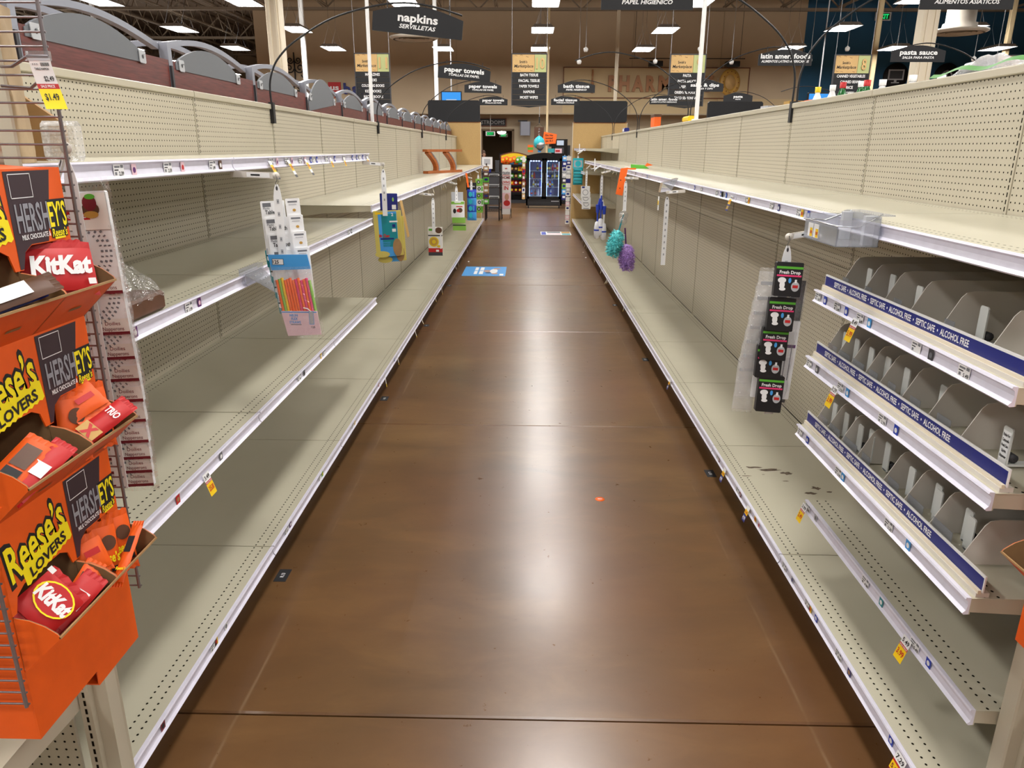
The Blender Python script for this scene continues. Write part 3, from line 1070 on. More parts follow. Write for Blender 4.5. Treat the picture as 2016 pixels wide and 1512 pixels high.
# ------------------------------------------------------------------ near end caps
def endcap(s, label):
    """s=-1 left, +1 right; back panel faces the camera"""
    xo = s * (1.065 if s < 0 else 1.235)
    t = thing('endcap_unit', label, 'shelving', (xo, 1.55, 0))
    w = -s * .055
    part('post', MB().bbox(xo, 1.545, 0, xo + s * .055, 1.60, 2.09, 'beige', .004), t)
    b = MB().box(-.014, -.012, 0, .014, .012, 2.05, 'upright_x')
    o = part('upright', b, t, base=(0, 0, 0))
    o.location = (s * .046, -.012, .02)
    xs = sorted((xo + s * .105, s * 2.28))
    b = MB().box(xs[0], 1.552, .16, xs[1], 1.56, 2.08, 'pegboard_x')
    part('back_panel', b, t)
    xs = sorted((xo + s * .062, s * 2.28))
    b = MB()
    b.box(xs[0], .98, .548, xs[1], 1.53, .552, 'beige')
    for x in (xs[0], xs[1] - .004):
        b.ext([(x, 1.53, .55), (x, 1.53, .47), (x, 1.50, .47), (x, 1.20, .495), (x, .98, .51), (x, .98, .55)], (.004, 0, 0), 'beige')
    part('shelf', b, t)
    part('base_deck', MB().box(xs[0], .95, .0, xs[1], 1.55, .17, 'beige'), t)
endcap(-1, 'beige end-cap shelving unit under the orange candy display beside the doily packs')
endcap(1, 'beige end-cap shelving unit with a plain post beside the moist-wipe bay')
# ================================================================== category signs on bowed arms
def catmull(P, k=4):
    P = [V3(p) for p in P]
    out = []
    for i in range(len(P) - 1):
        a, b, c, d = P[max(i - 1, 0)], P[i], P[i + 1], P[min(i + 2, len(P) - 1)]
        for j in range(k):
            t = j / k
            out.append(.5 * ((2 * b) + (c - a) * t + (2 * a - 5 * b + 4 * c - d) * t * t + (3 * b - a - 3 * c + d) * t ** 3))
    out.append(P[-1])
    return out
ARM = [(0, -.06), (0, .0), (0, .2), (.03, .36), (.08, .48), (.18, .62), (.39, .816), (.60, .93), (.86, 1.0), (1.08, .97), (1.285, .88)]
def aisle_sign(xb, y, zb, s, bottom, tilt, title, sub, label, board=True, group=None):
    """xb,y,zb clamp on the shelving; s=+1 arm bows towards +x"""
    t = thing('aisle_sign', label, 'sign', (xb, y, zb), group)
    pk = bottom + .19
    dz = pk - zb
    b = MB()
    b.box(xb - .012, y - .028, zb - .12, xb + .012 + .006, y + .012, zb + .012, 'black')
    part('clamp', b, t)
    pts = catmull([(xb + s * p[0], y, zb + p[1] * dz) for p in ARM], 4)
    part('arm', MB().tube(pts, .0065, 'black', 6), t)
    if board:
        xc = xb + s * .99
        hw = .292
        n = 14
        prof = [(-hw, 0), (hw, 0)] + [(hw - 2 * hw * i / n, .10 + .068 * math.sin(math.pi * (.08 + .84 * i / n)) ** 1.2) for i in range(n + 1)]
        ca, sa = math.cos(tilt), math.sin(tilt)
        R2 = V3((ca, 0, sa)); U2 = V3((-sa, 0, ca))
        c0 = V3((xc, y - .012, bottom))
        b = MB()
        b.ext([c0 + R2 * p[0] + U2 * p[1] for p in prof], (0, .010, 0), 'sign_black')
        f = V3((xc, y - .012, bottom))
        b.text(title, f + U2 * .098, R2, U2, .048, 'text_white', bold=.03, lift=.0012, width=min(.54, .037 * len(title)))
        b.text(sub, f + U2 * .045, R2, U2, .024, 'text_white', bold=.025, shear=.22, lift=.0012, width=min(.52, .0215 * len(sub)))
        part('sign_board', b, t, 'black arched board with white lettering')
        b = MB()
        for k in (-.2, .2):
            p = c0 + R2 * k + U2 * .145 + V3((0, .005, 0))
            b.tube([p, p + V3((0, .006, .05))], .003, 'black', 5)
        part('hook', b, t)
    return t
Y1, Y4, Y7, Y10 = YN(1), YN(4), YN(7), YN(10)
aisle_sign(-1.72, Y1, HL, 1, 2.535, -.10, 'napkins', 'SERVILLETAS', 'black arched sign reading napkins on a bowed arm')
aisle_sign(-1.72, Y4, HL, 1, 2.565, -.085, 'paper towels', 'TOALLAS DE PAPEL', 'black arched paper towels sign on a bowed arm, next to the white power pole')
aisle_sign(-1.72, Y7, HL, 1, 2.672, -.02, 'paper towels', 'TOALLAS DE PAPEL', 'black arched paper towels sign hanging between two other paper towels signs')
aisle_sign(-1.72, Y10, HL, 1, 2.680, 0, 'paper towels', 'TOALLAS DE PAPEL', 'black arched paper towels sign directly above the restrooms sign')
aisle_sign(1.735, Y1, HR, -1, 2.686, 0, 'bath tissue', 'PAPEL HIGIENICO', 'large near black sign reading papel higienico, cut by the top of the picture')
aisle_sign(1.765, Y1, HR, 1, 2.692, 0, 'asian foods', 'ALIMENTOS ASI\u00c1TICOS', 'large near black sign reading alimentos asiaticos, cut by the top of the picture')
aisle_sign(1.79, Y4, HR, -1, 2.665, 0, '', '', 'bowed black arm without any sign board in front of the pharmacy lettering', board=False)
aisle_sign(1.82, Y4, HR, 1, 2.722, 0, 'latin amer. foods', 'ALIMENTOS LATINO AMERICANOS', 'black arched latin amer. foods sign crossed by the tall near arms')
aisle_sign(1.735, Y7, HR, -1, 2.680, 0, 'bath tissue', 'PAPEL HIGIENICO', 'black arched sign reading bath tissue in front of the pharmacy panel')
aisle_sign(1.765, Y7, HR, 1, 2.705, 0, 'salsa & dips', 'SALSA Y DIPS', 'black arched sign reading salsa and dips over the aisle 9 marker')
aisle_sign(1.735, Y10, HR, -1, 2.690, 0, 'facial tissue', 'PA\u00d1UELOS FACIALES', 'black arched sign reading facial tissue near the far end')
aisle_sign(1.765, Y10, HR, 1, 2.712, 0, 'latin amer. foods', 'ALIMENTOS LATINO AMERICANOS', 'black arched latin amer. foods sign near the far end beside the aisle 9 marker')
aisle_sign(5.24, Y4, 2.13, -1, 2.765, 0, 'pasta sauce', 'SALSA PARA PASTA', 'black arched sign reading pasta sauce')
aisle_sign(5.24, Y10, 2.13, -1, 2.770, 0, 'pasta', 'PASTA', 'black arched sign reading pasta, beside the tan far wall')
aisle_sign(5.24, Y7, 2.13, -1, 2.60, 0, '', '', 'bowed black sign arm that curves behind the row of bottles', board=False)

# ------------------------------------------------------------------ numbered aisle markers
def etext(b, t, c, right, up, h, depth, mf, me, width=None, bold=0.0):
    """raised lettering: front face plus sides"""
    vs, fs, w = text_geo(t, bold, 0)
    right, up = V3(right).normalized(), V3(up).normalized()
    nr_ = right.cross(up)
    k = h / .70
    kx = width / w if width else k
    F = [V3(c) + right * (v[0] * kx) + up * (v[1] * k) + nr_ * depth for v in vs]
    b.add(F, fs, mf)
    cnt = {}
    for f in fs:
        for i in range(len(f)):
            e = (f[i], f[(i + 1) % len(f)])
            key = tuple(sorted(e))
            cnt.setdefault(key, []).append(e)
    side, sv = [], []
    for es in cnt.values():
        if len(es) == 1:
            i, j = es[0]
            o = len(sv)
            sv += [F[i], F[j], F[j] - nr_ * depth, F[i] - nr_ * depth]
            side.append((o, o + 3, o + 2, o + 1))
    b.add(sv, side, me)

def marker(xc, num, lines, label):
    y, zt, zm, zb, w = 17.65, 3.80, 3.44, 2.75, .745
    t = thing('aisle_marker', label, 'sign', (xc, y, zb))
    x0, x1 = xc - w / 2, xc + w / 2
    b = MB()
    b.box(x0 - .02, y - .03, zb, x0, y + .03, zt, 'dark_grey')
    b.box(x1, y - .03, zb, x1 + .02, y + .03, zt, 'dark_grey')
    b.box(x0 - .02, y - .03, zt, x1 + .02, y + .03, zt + .02, 'dark_grey')
    part('frame', b, t)
    xs = x0 + w * .66
    b = MB()
    b.box(x0, y - .02, zm, xs - .006, y + .02, zt, 'marker_tan')
    b.text('Smith\u2019s', (x0 + .24, y - .02, zm + .21), UX, UZ, .052, 'ink', bold=.02, width=.17, lift=.002)
    b.text('Marketplace', (x0 + .25, y - .02, zm + .125), UX, UZ, .062, 'ink', bold=.015, shear=.2, width=.42, lift=.002)
    for (px, pz, q) in ((.08, .33, 1), (.2, .34, 1), (.33, .32, -1), (.06, .05, -1), (.16, .03, 1), (.42, .04, -1)):
        b.tube([(x0 + px - .03, y - .022, zm + pz), (x0 + px, y - .022, zm + pz + .012 * q), (x0 + px + .025, y - .022, zm + pz - .012)], .003, 'wood_edge', 4)
    part('logo_plate', b, t, 'tan plate with black script lettering')
    b = MB().box(xs, y - .02, zm, x1, y + .02, zt, 'marker_green')
    etext(b, num, ((xs + x1) / 2, y - .02, zm + .18), UX, UZ, .22, .02, 'marker_tan', 'wood_edge', width=.085 * len(num) + .02, bold=.02)
    part('number_plate', b, t, 'green plate with a wooden aisle number')
    hgt = (zm - zb) / 6
    for i in range(6):
        z1 = zm - i * hgt
        b = MB()
        b.box(x0, y - .022, z1 - hgt + .006, x1, y + .022, z1, 'sign_black')
        if i < len(lines):
            b.text(lines[i], (xc, y - .022, z1 - hgt / 2), UX, UZ, .055, 'text_white', bold=.025, width=min(.68, .036 * len(lines[i])), lift=.002)
        part('category_slat', b, t)
    b = MB().ext([(x0, y - .022, zb), (xc, y - .022, zb - .04), (x1, y - .022, zb)], (0, .044, 0), 'sign_black')
    part('bottom_edge', b, t)
    for x in (x0 - .01, x1 + .01):
        part('hanging_wire', MB().tube([(x, y, zt + .02), (x, y, 8.1)], .005, 'light_grey', 4), t)
P35 = 3.465
marker(0.0 - P35, '11', ['MAGAZINES', 'BOOKS', 'COLORING BOOKS', 'KIDS BOOKS', 'RECIPE BOOKS'], 'hanging aisle marker with the number 11 listing magazines and books')
marker(0.0, '10', ['BATH TISSUE', 'FACIAL TISSUE', 'PAPER TOWELS', 'NAPKINS', 'MOIST WIPES'], 'hanging aisle marker with the number 10 listing bath tissue and napkins')
marker(P35, '9', ['PASTA', 'PASTA SAUCE', 'HISPANIC', 'ORIENTAL FOODS', 'TACO SEASONING'], 'hanging aisle marker with the number 9 listing pasta and taco seasoning')
marker(2 * P35 + .1, '8', ['CANNED VEGETABLES', 'CANNED BEANS', 'RICE', 'COFFEE'], 'hanging aisle marker with the number 8 listing canned vegetables')
marker(3 * P35 + .1, '7', [], 'hanging aisle marker half hidden behind the clear packs on the right shelving')
marker(-3 * P35 + .25, '13', [], 'hanging aisle marker with a yellow-green plate behind the greeting card racks')

# ================================================================== things on the far walls
YW_ = 33.0
t = thing('pharmacy_sign', 'long cream wall panel with raised wooden pharmacy lettering', 'sign', (5.2, YW_, 3.86))
part('panel', MB().box(1.42, YW_ - .05, 3.86, 9.0, YW_, 5.01, 'wall_cream'), t)
b = MB()
b.box(1.40, YW_ - .07, 3.84, 9.02, YW_ - .05, 3.87, 'wood_edge').box(1.40, YW_ - .07, 5.0, 9.02, YW_ - .05, 5.03, 'wood_edge')
b.box(1.40, YW_ - .07, 3.84, 1.43, YW_ - .05, 5.03, 'wood_edge').box(8.99, YW_ - .07, 3.84, 9.02, YW_ - .05, 5.03, 'wood_edge')
part('border', b, t)
lx = 3.26
for ch, w in zip('PHARMACY', (.34, .43, .48, .40, .56, .48, .46, .46)):
    b = MB()
    etext(b, ch, (lx + w / 2, YW_ - .05, 4.41), UX, UZ, .56, .10, 'wood_letter', 'wood_edge', width=w, bold=.05)
    part('letter', b, t)
    lx += w + .10
b = MB()
for x in (2.6,):
    b.lathe([(.01, 0), (.05, .0), (.06, .25), (.02, .62), (.035, .68), (.035, .9), (.001, .92)], (x, YW_ - .16, 4.02), 'wood_letter', 10)
part('torch_ornament', b, t)
t = thing('round_emblem', 'round gold emblem standing out from the wall right of the pharmacy lettering', 'emblem', (8.08, 32.3, 4.42))
b = MB()
b.lathe([(.30, -.05), (.50, -.05), (.52, 0), (.50, .05), (.30, .05), (.27, 0), (.30, -.05)], (0, 0, 0), 'gold', 28, 'x')
o = part('ring', b, t, base=(0, 0, 0)); o.rotation_euler = (0, 0, math.radians(-62))
b = MB()
b.lathe([(.001, -.02), (.29, -.02), (.29, .02), (.001, .02)], (0, 0, 0), 'marker_tan', 24, 'x')
for k in range(12):
    a = k * math.pi / 6
    b.box(-.03, math.cos(a) * .4 - .02, math.sin(a) * .4 - .02, .06, math.cos(a) * .4 + .02, math.sin(a) * .4 + .02, 'wood_edge')
o = part('face', b, t, base=(0, 0, 0)); o.rotation_euler = (0, 0, math.radians(-62))
part('wall_bracket', MB().box(8.05, 32.3, 4.3, 8.11, 32.94, 4.55, 'gold'), t)

t = thing('bank_sign', 'wall sign with a red block and dark blue bank letters', 'sign', (-7.6, YW_, 3.9))
b = MB().ext([(-8.35, YW_ - .05, 4.42), (-8.35, YW_ - .05, 4.0), (-8.1, YW_ - .05, 3.80), (-7.83, YW_ - .05, 4.0), (-7.83, YW_ - .05, 4.42)], (0, .05, 0), 'red')
b.text('us', (-8.09, YW_ - .05, 4.22), UX, UZ, .2, 'text_white', bold=.03, width=.36, lift=.004)
part('shield', b, t)
lx = -7.72
for ch in 'bank':
    b = MB()
    etext(b, ch, (lx + .15, YW_ - .02, 4.18), UX, UZ, .40, .05, 'navy', 'navy', width=.29, bold=.04)
    part('letter', b, t)
    lx += .36
# wrought iron ornament
t = thing('iron_ornament', 'black scrolled wrought iron ornament on the tan wall beside the cream column', 'ornament', (-9.7, YW_ - .04, 4.0))
b = MB()
def spiral(b, cx, cz, r, turns, a0, s):
    pts = [(cx + s * r * (1 - i / 24 * .85) * math.cos(a0 + turns * 2 * math.pi * i / 24), YW_ - .05, cz + r * (1 - i / 24 * .85) * math.sin(a0 + turns * 2 * math.pi * i / 24)) for i in range(25)]
    b.tube(pts, .022, 'black', 5)
for s in (-1, 1):
    spiral(b, -9.7 + s * .22, 4.95, .2, 1.4, 3.3, s)
    spiral(b, -9.7 + s * .16, 5.25, .14, 1.4, 3.3, s)
    spiral(b, -9.7 + s * .42, 4.72, .16, 1.4, 3.3, s)
b.tube([(-9.7, YW_ - .05, 4.5), (-9.7, YW_ - .05, 5.55)], .03, 'black', 5)
part('scrolls', b, t)
b = MB()
b.tube([(-9.5 + .32 * math.cos(a * math.pi / 12), YW_ - .05, 4.08 + .32 * math.sin(a * math.pi / 12)) for a in range(24)], .03, 'black', 5, closed=True)
for a in range(8):
    b.tube([(-9.5, YW_ - .05, 4.08), (-9.5 + .3 * math.cos(a * math.pi / 4), YW_ - .05, 4.08 + .3 * math.sin(a * math.pi / 4))], .02, 'black', 4)
part('wheel', b, t)

def icon(x, label, tv):
    t = thing('wall_icon', label, 'wall sign', (x, 32.98, 4.73))
    part('disc', MB().lathe([(.001, -.06), (.5, -.06), (.5, 0)], (x, 33.0, 4.73), 'sign_black', 32, 'y'), t)
    b = MB()
    y = 32.93
    if tv:
        b.box(x - .32, y, 4.58, x + .32, y + .01, 4.98, 'light_grey').box(x - .26, y - .005, 4.63, x + .26, y, 4.93, 'dark_grey')
        b.box(x - .05, y, 4.5, x + .05, y + .01, 4.58, 'light_grey').box(x - .16, y, 4.46, x + .16, y + .01, 4.5, 'light_grey')
    else:
        b.tube([(x + .2 * math.cos(a * math.pi / 10), y, 4.73 + .2 * math.sin(a * math.pi / 10)) for a in range(20)], .03, 'light_grey', 5, closed=True)
        b.tube([(x, y, 4.5), (x, y, 4.96)], .025, 'light_grey', 5)
    part('pictogram', b, t)
icon(14.95, 'round black wall disc with a grey television pictogram on the blue wall', True)
icon(12.9, 'round black wall disc half hidden behind the aisle 8 marker', False)
icon(17.0, 'round black wall disc partly hidden behind the wide cream column', False)
def exit_sign(x, y, z, w, label, wall=True):
    t = thing('exit_sign', label, 'exit sign', (x, y, z))
    part('box', MB().box(x - w / 2 - .05, y, z - w * .3, x + w / 2 + .05, y + .08, z + w * .3, 'white'), t)
    b = MB().panel((x, y, z), UX, UZ, w, w * .45, 'green_film', .003)
    b.text('EXIT', (x, y, z), UX, UZ, w * .32, 'exit_green', bold=.03, width=w * .85, lift=.006)
    part('lettering', b, t, 'glowing green EXIT letters')
    part('mount', MB().box(x - .03, y + .08, z, x + .03, y + .2, z + w * .3, 'white').tube([(x, y + .1, z), (x, y + .1, z + 1.0)], .01, 'white', 5), t)
exit_sign(14.0, 32.7, 6.9, .5, 'lit green exit sign high on the dark blue wall')
exit_sign(-1.62, 33.2, 2.43, .30, 'pale green exit sign at the top of the restroom corridor opening')
exit_sign(-1.18, 37.0, 2.43, .30, 'small bright green exit sign deeper inside the restroom corridor')
t = thing('track_light', 'two black box spotlights on a long dark track above the pharmacy lettering', 'light', (6.2, 32.3, 5.25))
part('track', MB().box(4.0, 32.28, 5.28, 8.6, 32.32, 5.31, 'black').tube([(4.2, 32.3, 5.3), (4.2, 32.3, 8.1)], .01, 'black', 5).tube([(8.4, 32.3, 5.3), (8.4, 32.3, 8.1)], .01, 'black', 5), t)
for x in (5.05, 8.1):
    part('lamp_box', MB().bbox(x - .27, 32.1, 4.98, x + .27, 32.4, 5.19, 'black', .02, 'y').box(x - .03, 32.25, 5.19, x + .03, 32.31, 5.29, 'black'), t)

t = thing('restrooms_sign', 'black framed wall sign reading RESTROOMS over the corridor opening', 'sign', (-1.67, 33.95, 2.76))
part('frame', MB().box(-2.38, 33.94, 2.74, -.96, 34.0, 3.08, 'wood_edge'), t)
b = MB().box(-2.34, 33.93, 2.77, -1.0, 33.94, 3.05, 'black')
b.text('RESTROOMS', (-1.67, 33.93, 2.91), UX, UZ, .15, 'light_grey', width=1.24, bold=.0, lift=.004)
part('plate', b, t)
t = thing('wall_speaker', 'grey box loudspeaker on a wall bracket above the chip rack', 'speaker', (-.15, 33.6, 2.37))
part('cabinet', MB().bbox(-.37, 33.45, 2.37, .08, 33.75, 2.93, 'grey_metal', .04), t)
part('bracket', MB().box(-.45, 33.6, 2.93, -.05, 33.66, 2.99, 'dark_grey').box(-.2, 33.66, 2.86, -.14, 34.0, 2.98, 'dark_grey'), t)
# ================================================================== far zone between the aisle and the back wall
# drinks cooler
cx0, cx1, cy = -.06, 1.09, 24.55
t = thing('drinks_cooler', 'black two-door glass drinks cooler glowing blue-white inside', 'cooler', ((cx0 + cx1) / 2, cy, 0))
b = MB()
b.box(cx0, cy, .1, cx0 + .05, cy + .7, 1.62, 'black').box(cx1 - .05, cy, .1, cx1, cy + .7, 1.62, 'black')
b.box(cx0, cy + .66, .1, cx1, cy + .7, 1.62, 'black').box(cx0, cy, 1.50, cx1, cy + .7, 1.62, 'black').box(cx0, cy, .08, cx1, cy + .7, .30, 'black')
part('cabinet', b, t)
b = MB()
n = 10
top = [(cx0 + (cx1 - cx0) * i / n, cy - .02, 1.62 + .09 * math.sin(math.pi * i / n)) for i in range(n + 1)]
b.ext([(cx1, cy - .02, 1.55), (cx0, cy - .02, 1.55)] + top, (0, .12, 0), 'black_gloss')
part('header', b, t)
xm = (cx0 + cx1) / 2
for (a, c) in ((cx0 + .03, xm - .005), (xm + .005, cx1 - .03)):
    b = MB()
    for (p, q, r, s_) in ((a, .30, a + .07, 1.54), (c - .07, .30, c, 1.54), (a, .30, c, .37), (a, 1.48, c, 1.54)):
        b.box(p, cy - .035, q, r, cy - .005, s_, 'black_gloss')
    d = part('door', b, t)
    part('pane', MB().box(a + .07, cy - .022, .37, c - .07, cy - .016, 1.48, 'glass'), d)
    hx = c - .05 if a < .3 else a + .05
    part('handle', MB().tube([(hx, cy - .06, .8), (hx, cy - .06, 1.1)], .012, 'chrome', 6), d)
    b = MB()
    for k in range(4):
        x = a + .12 + k * .085
        b.lathe([(.001, -.02), (.03, -.01), (.03, .01), (.001, .02)], (x, cy + .08, 1.46), 'cooler_led', 8)
    b.box(a + .06, cy + .62, .38, c - .06, cy + .64, 1.46, 'cooler_back')
    b.box(a + .075, cy + .03, .38, a + .085, cy + .05, 1.44, 'cooler_led').box(c - .085, cy + .03, .38, c - .075, cy + .05, 1.44, 'cooler_led')
    part('led_strip', b, t, 'blue-white interior lamps')
for z in (.38, .66, .92, 1.16):
    part('wire_shelf', MB().box(cx0 + .08, cy + .05, z - .015, xm - .03, cy + .6, z, 'white').box(xm + .03, cy + .05, z - .015, cx1 - .08, cy + .6, z, 'white'), t)
part('grille', MB().box(cx0 + .05, cy - .015, .10, cx1 - .05, cy, .26, 'black').box(cx0 + .08, cy - .02, .13, cx1 - .08, cy - .015, .145, 'dark_grey').box(cx0 + .08, cy - .02, .18, cx1 - .08, cy - .015, .195, 'dark_grey').box(.75, cy - .02, .215, 1.0, cy - .015, .235, 'light_grey'), t)
for x in (cx0 + .08, cx1 - .08):
    part('caster', MB().lathe([(.001, -.02), (.05, -.02), (.05, .02), (.001, .02)], (x, cy + .08, .05), 'dark_grey', 12, 'x'), t)
bm = {}
def bottle_mb(m, cap, h):
    b = MB()
    b.lathe([(.001, 0), (.032, 0), (.033, h * .6), (.012, h * .85), (.012, h * .92)], (0, 0, 0), m, 10)
    b.lathe([(.014, h * .92), (.014, h), (.001, h)], (0, 0, 0), cap, 8)
    b.lathe([(.034, h * .25), (.034, h * .5)], (0, 0, 0), cap, 10)
    return b
rb = random.Random(5)
for z, xs in ((.38, (.12, .24, .33, .74)), (.66, (.18, .24, .32, .39, .64, .71, .78)), (.92, (.14, .20, .42, .64, .70, .78, .85, .92)), (1.16, (.30, .39, .62, .69, .78, .86, .93))):
    for x in xs:
        m = rb.choice(['light_grey', 'dark_grey', 'blue', 'red', 'light_blue', 'brown', 'white'])
        o = bpy.data.objects.new('drink_bottle', bottle_mb(m, rb.choice(['white', 'yellow', 'red', 'blue']), .22).mesh('drink_bottle'))
        o.location = (x, cy + .12, z)
        o['label'] = m.replace('_', ' ') + ' drink bottle on the ' + {.38: 'lowest', .66: 'third', .92: 'second', 1.16: 'top'}[z] + ' lit shelf inside the glass drinks cooler'
        o['category'], o['group'] = 'bottle', 'bottles in the drinks cooler'
        link(o)
# things on top of the cooler
for k, m in enumerate(('neon_orange', 'green', 'neon_orange')):
    single('snack_carton', MB().bbox(-.02, cy + .1, 1.725 + k * .075, .15, cy + .3, 1.795 + k * .075, m, .006), ('lowest orange', 'green middle', 'topmost orange')[k] + ' carton in the small stack on top of the drinks cooler', 'carton', (0, 0, 0))
t = thing('foil_balloon', 'turquoise and silver foil balloon tied on top of the drinks cooler', 'balloon', (.34, cy + .2, 1.74))
b = MB().lathe([(.001, 0), (.03, .02), (.14, .1), (.18, .22), (.15, .34), (.06, .42), (.001, .45)], (.34, cy + .2, 1.78), 'aqua', 16)
part('bag', b, t)
part('silver_side', MB().lathe([(.001, 0), (.07, .04), (.13, .12), (.14, .2), (.12, .26)], (.37, cy + .14, 1.76), 'chrome', 14), t)
part('weight', MB().bbox(.30, cy + .14, 1.725, .40, cy + .26, 1.78, 'light_blue', .01), t)
single('snack_box', MB().bbox(.62, cy + .1, 1.72, .82, cy + .3, 1.84, 'turquoise', .01), 'turquoise box on top of the drinks cooler beside the service pole', 'box')
single('snack_box', MB().bbox(.84, cy + .1, 1.70, 1.06, cy + .3, 1.84, 'pale_pink', .01).box(.86, cy + .095, 1.74, 1.0, cy + .1, 1.80, 'red'), 'pink and red box on top of the drinks cooler', 'box')

# chip rack
t = thing('chip_rack', 'black chip rack with a rounded yellow header left of the drinks cooler', 'display rack', (-.5, 27.2, 0))
X0, X1, Y0 = -.98, -.02, 27.0
b = MB()
for x in (X0, X1 - .04):
    b.box(x, Y0, 0, x + .04, Y0 + .45, 1.58, 'black')
b.box(X0, Y0 + .42, .1, X1, Y0 + .45, 1.58, 'black')
part('frame', b, t)
SZ = (.34, .58, .82, 1.06, 1.28)
for z in SZ:
    part('shelf', MB().box(X0 + .04, Y0 - .03, z - .02, X1 - .04, Y0 + .4, z, 'black').box(X0 + .04, Y0 - .03, z - .04, X1 - .04, Y0 - .02, z + .03, 'black'), t)
n = 10
b = MB().ext([(X1, Y0 - .02, 1.5), (X0, Y0 - .02, 1.5)] + [(X0 + (X1 - X0) * i / n, Y0 - .02, 1.62 + .10 * math.sin(math.pi * i / n)) for i in range(n + 1)], (0, .04, 0), 'wood_edge')
b.add([(X1 - .04, Y0 - .024, 1.52), (X0 + .04, Y0 - .024, 1.52)] + [(X0 + .04 + (X1 - X0 - .08) * i / n, Y0 - .024, 1.59 + .09 * math.sin(math.pi * i / n)) for i in range(n + 1)], [tuple(range(n + 3))[::-1]], 'yellow')
part('header', b, t, 'yellow rounded header')
part('foot', MB().box(X0, Y0 - .05, 0, X1, Y0 + .45, .1, 'dark_grey'), t)
def bagmesh(m, m2, w, h):
    b = MB()
    def fn(u, v):
        d = .05 * (math.sin(math.pi * u) * math.sin(math.pi * v)) ** .6
        return ((u - .5) * w, -d, v * h)
    b.grid(fn, 4, 5, m)
    b.grid(lambda u, v: ((.5 - u) * w, .5 * .05 * (math.sin(math.pi * u) * math.sin(math.pi * v)) ** .6, v * h), 4, 5, m)
    b.disc((0, -.052, h * .5), UX, UZ, w * .28, m2, 0, 10, h * .2)
    return b.mesh('chip_bag')
cols = [('neon_orange', 'yellow'), ('red', 'white'), ('yellow', 'red'), ('green', 'white'), ('maroon', 'yellow'), ('light_blue', 'white'), ('navy', 'yellow'), ('brown', 'gold')]
bags = [bagmesh(a, c, .15, .20) for a, c in cols]
for r_, z in enumerate(SZ):
    for k in range(6):
        pick = rb.choice([[1, 4, 4], [4, 1, 0], [3, 7, 3], [2, 7, 2], [0, 1, 5]][r_])
        o = bpy.data.objects.new('chip_bag', bags[pick])
        o.location = (X0 + .12 + k * .145, Y0 + .06, z + .002)
        o.rotation_euler = (-.12, 0, rb.uniform(-.1, .1))
        o['label'], o['category'], o['group'] = '%s puffed snack bag on the %s shelf of the black chip rack' % (cols[pick][0].replace('neon_', '').replace('_', ' '), ('lowest', 'second lowest', 'middle', 'second highest', 'highest')[r_]), 'snack bag', 'snack bags on the chip rack'
        link(o)
for k in range(7):
    o = bpy.data.objects.new('chip_bag', bags[0 if k < 4 else 3])
    o.location = (X0 + .1 + k * .128, Y0 - .03, 1.36 + .03 * (k % 2))
    o.rotation_euler = (-.1, 0, rb.uniform(-.1, .1))
    o['label'], o['category'], o['group'] = 'puffed %s snack bag clipped under the yellow header of the chip rack' % ('orange' if k < 4 else 'green'), 'snack bag', 'snack bags under the yellow header'
    link(o)

# black wire racks with magazines at the end of the left run
def wire_rack(x0, x1, y, h, label):
    t = thing('wire_rack', label, 'wire rack', ((x0 + x1) / 2, y, 0))
    for x in (x0, x1):
        for yy in (y, y + .35):
            part('post', MB().tube([(x, yy, 0), (x, yy, h)], .012, 'dark_wire', 5), t)
    for z in [.25 + k * .29 for k in range(int((h - .2) / .29))]:
        b = MB()
        for yy in (y, y + .35):
            b.tube([(x0, yy, z), (x1, yy, z)], .008, 'dark_wire', 4)
            b.tube([(x0, yy, z + .06), (x1, yy, z + .06)], .006, 'dark_wire', 4)
        for k in range(7):
            x = x0 + (x1 - x0) * k / 6
            b.tube([(x, y, z), (x, y + .35, z)], .005, 'dark_wire', 4)
        part('wire_shelf', b, t)
    return t
wire_rack(-1.12, -.70, 20.5, 1.45, 'black wire shelf rack in front of the far left end panel')
wire_rack(-1.12, -.76, 20.05, .55, 'low black wire basket rack beside the tall taste of home sign')
for k, (z, m) in enumerate(((1.13, 'white'), (.84, 'light_grey'), (.55, 'white'), (.26, 'dark_grey'))):
    single('magazine_stack', MB().bbox(-1.05, 20.55, z + .005, -.78, 20.8, z + .05 + .02 * (k % 2), m, .01).box(-1.03, 20.54, z + .012, -.80, 20.55, z + .04, 'grey'), 'stack of %s magazines on the %s shelf of the black wire rack' % (('white', 'grey', 'white', 'dark')[k], ('top', 'second', 'third', 'lowest')[k]), 'magazines')
t = thing('standing_sign', 'tall white card sign with red taste of home lettering on a black wire stand', 'sign', (-.58, 20.7, 0))
b = MB().box(-.72, 20.7, .12, -.46, 20.72, 1.42, 'paper')
for txt, z, m, h, w in (('at', 1.33, 'red', .04, .06), ('taste', 1.22, 'grey_ink', .09, .20), ('HOME', 1.09, 'maroon', .07, .22), ('LIVING', .97, 'red', .07, .22), ('IN', .82, 'red', .10, .12)):
    b.text(txt, (-.59, 20.7, z), UX, UZ, h, m, width=w, bold=.03, lift=.003)
b.panel((-.59, 20.7, 1.15), UX, UZ, .2, .015, 'red', .003).panel((-.59, 20.7, .90), UX, UZ, .2, .015, 'red', .003)
b.panel((-.59, 20.7, .48), UX, UZ, .24, .42, 'pale_pink', .002).disc((-.57, 20.7, .58), UX, UZ, .06, 'skin', .003, 14, .09).disc((-.57, 20.7, .42), UX, UZ, .09, 'red', .0025, 14, .08)
part('card', b, t)
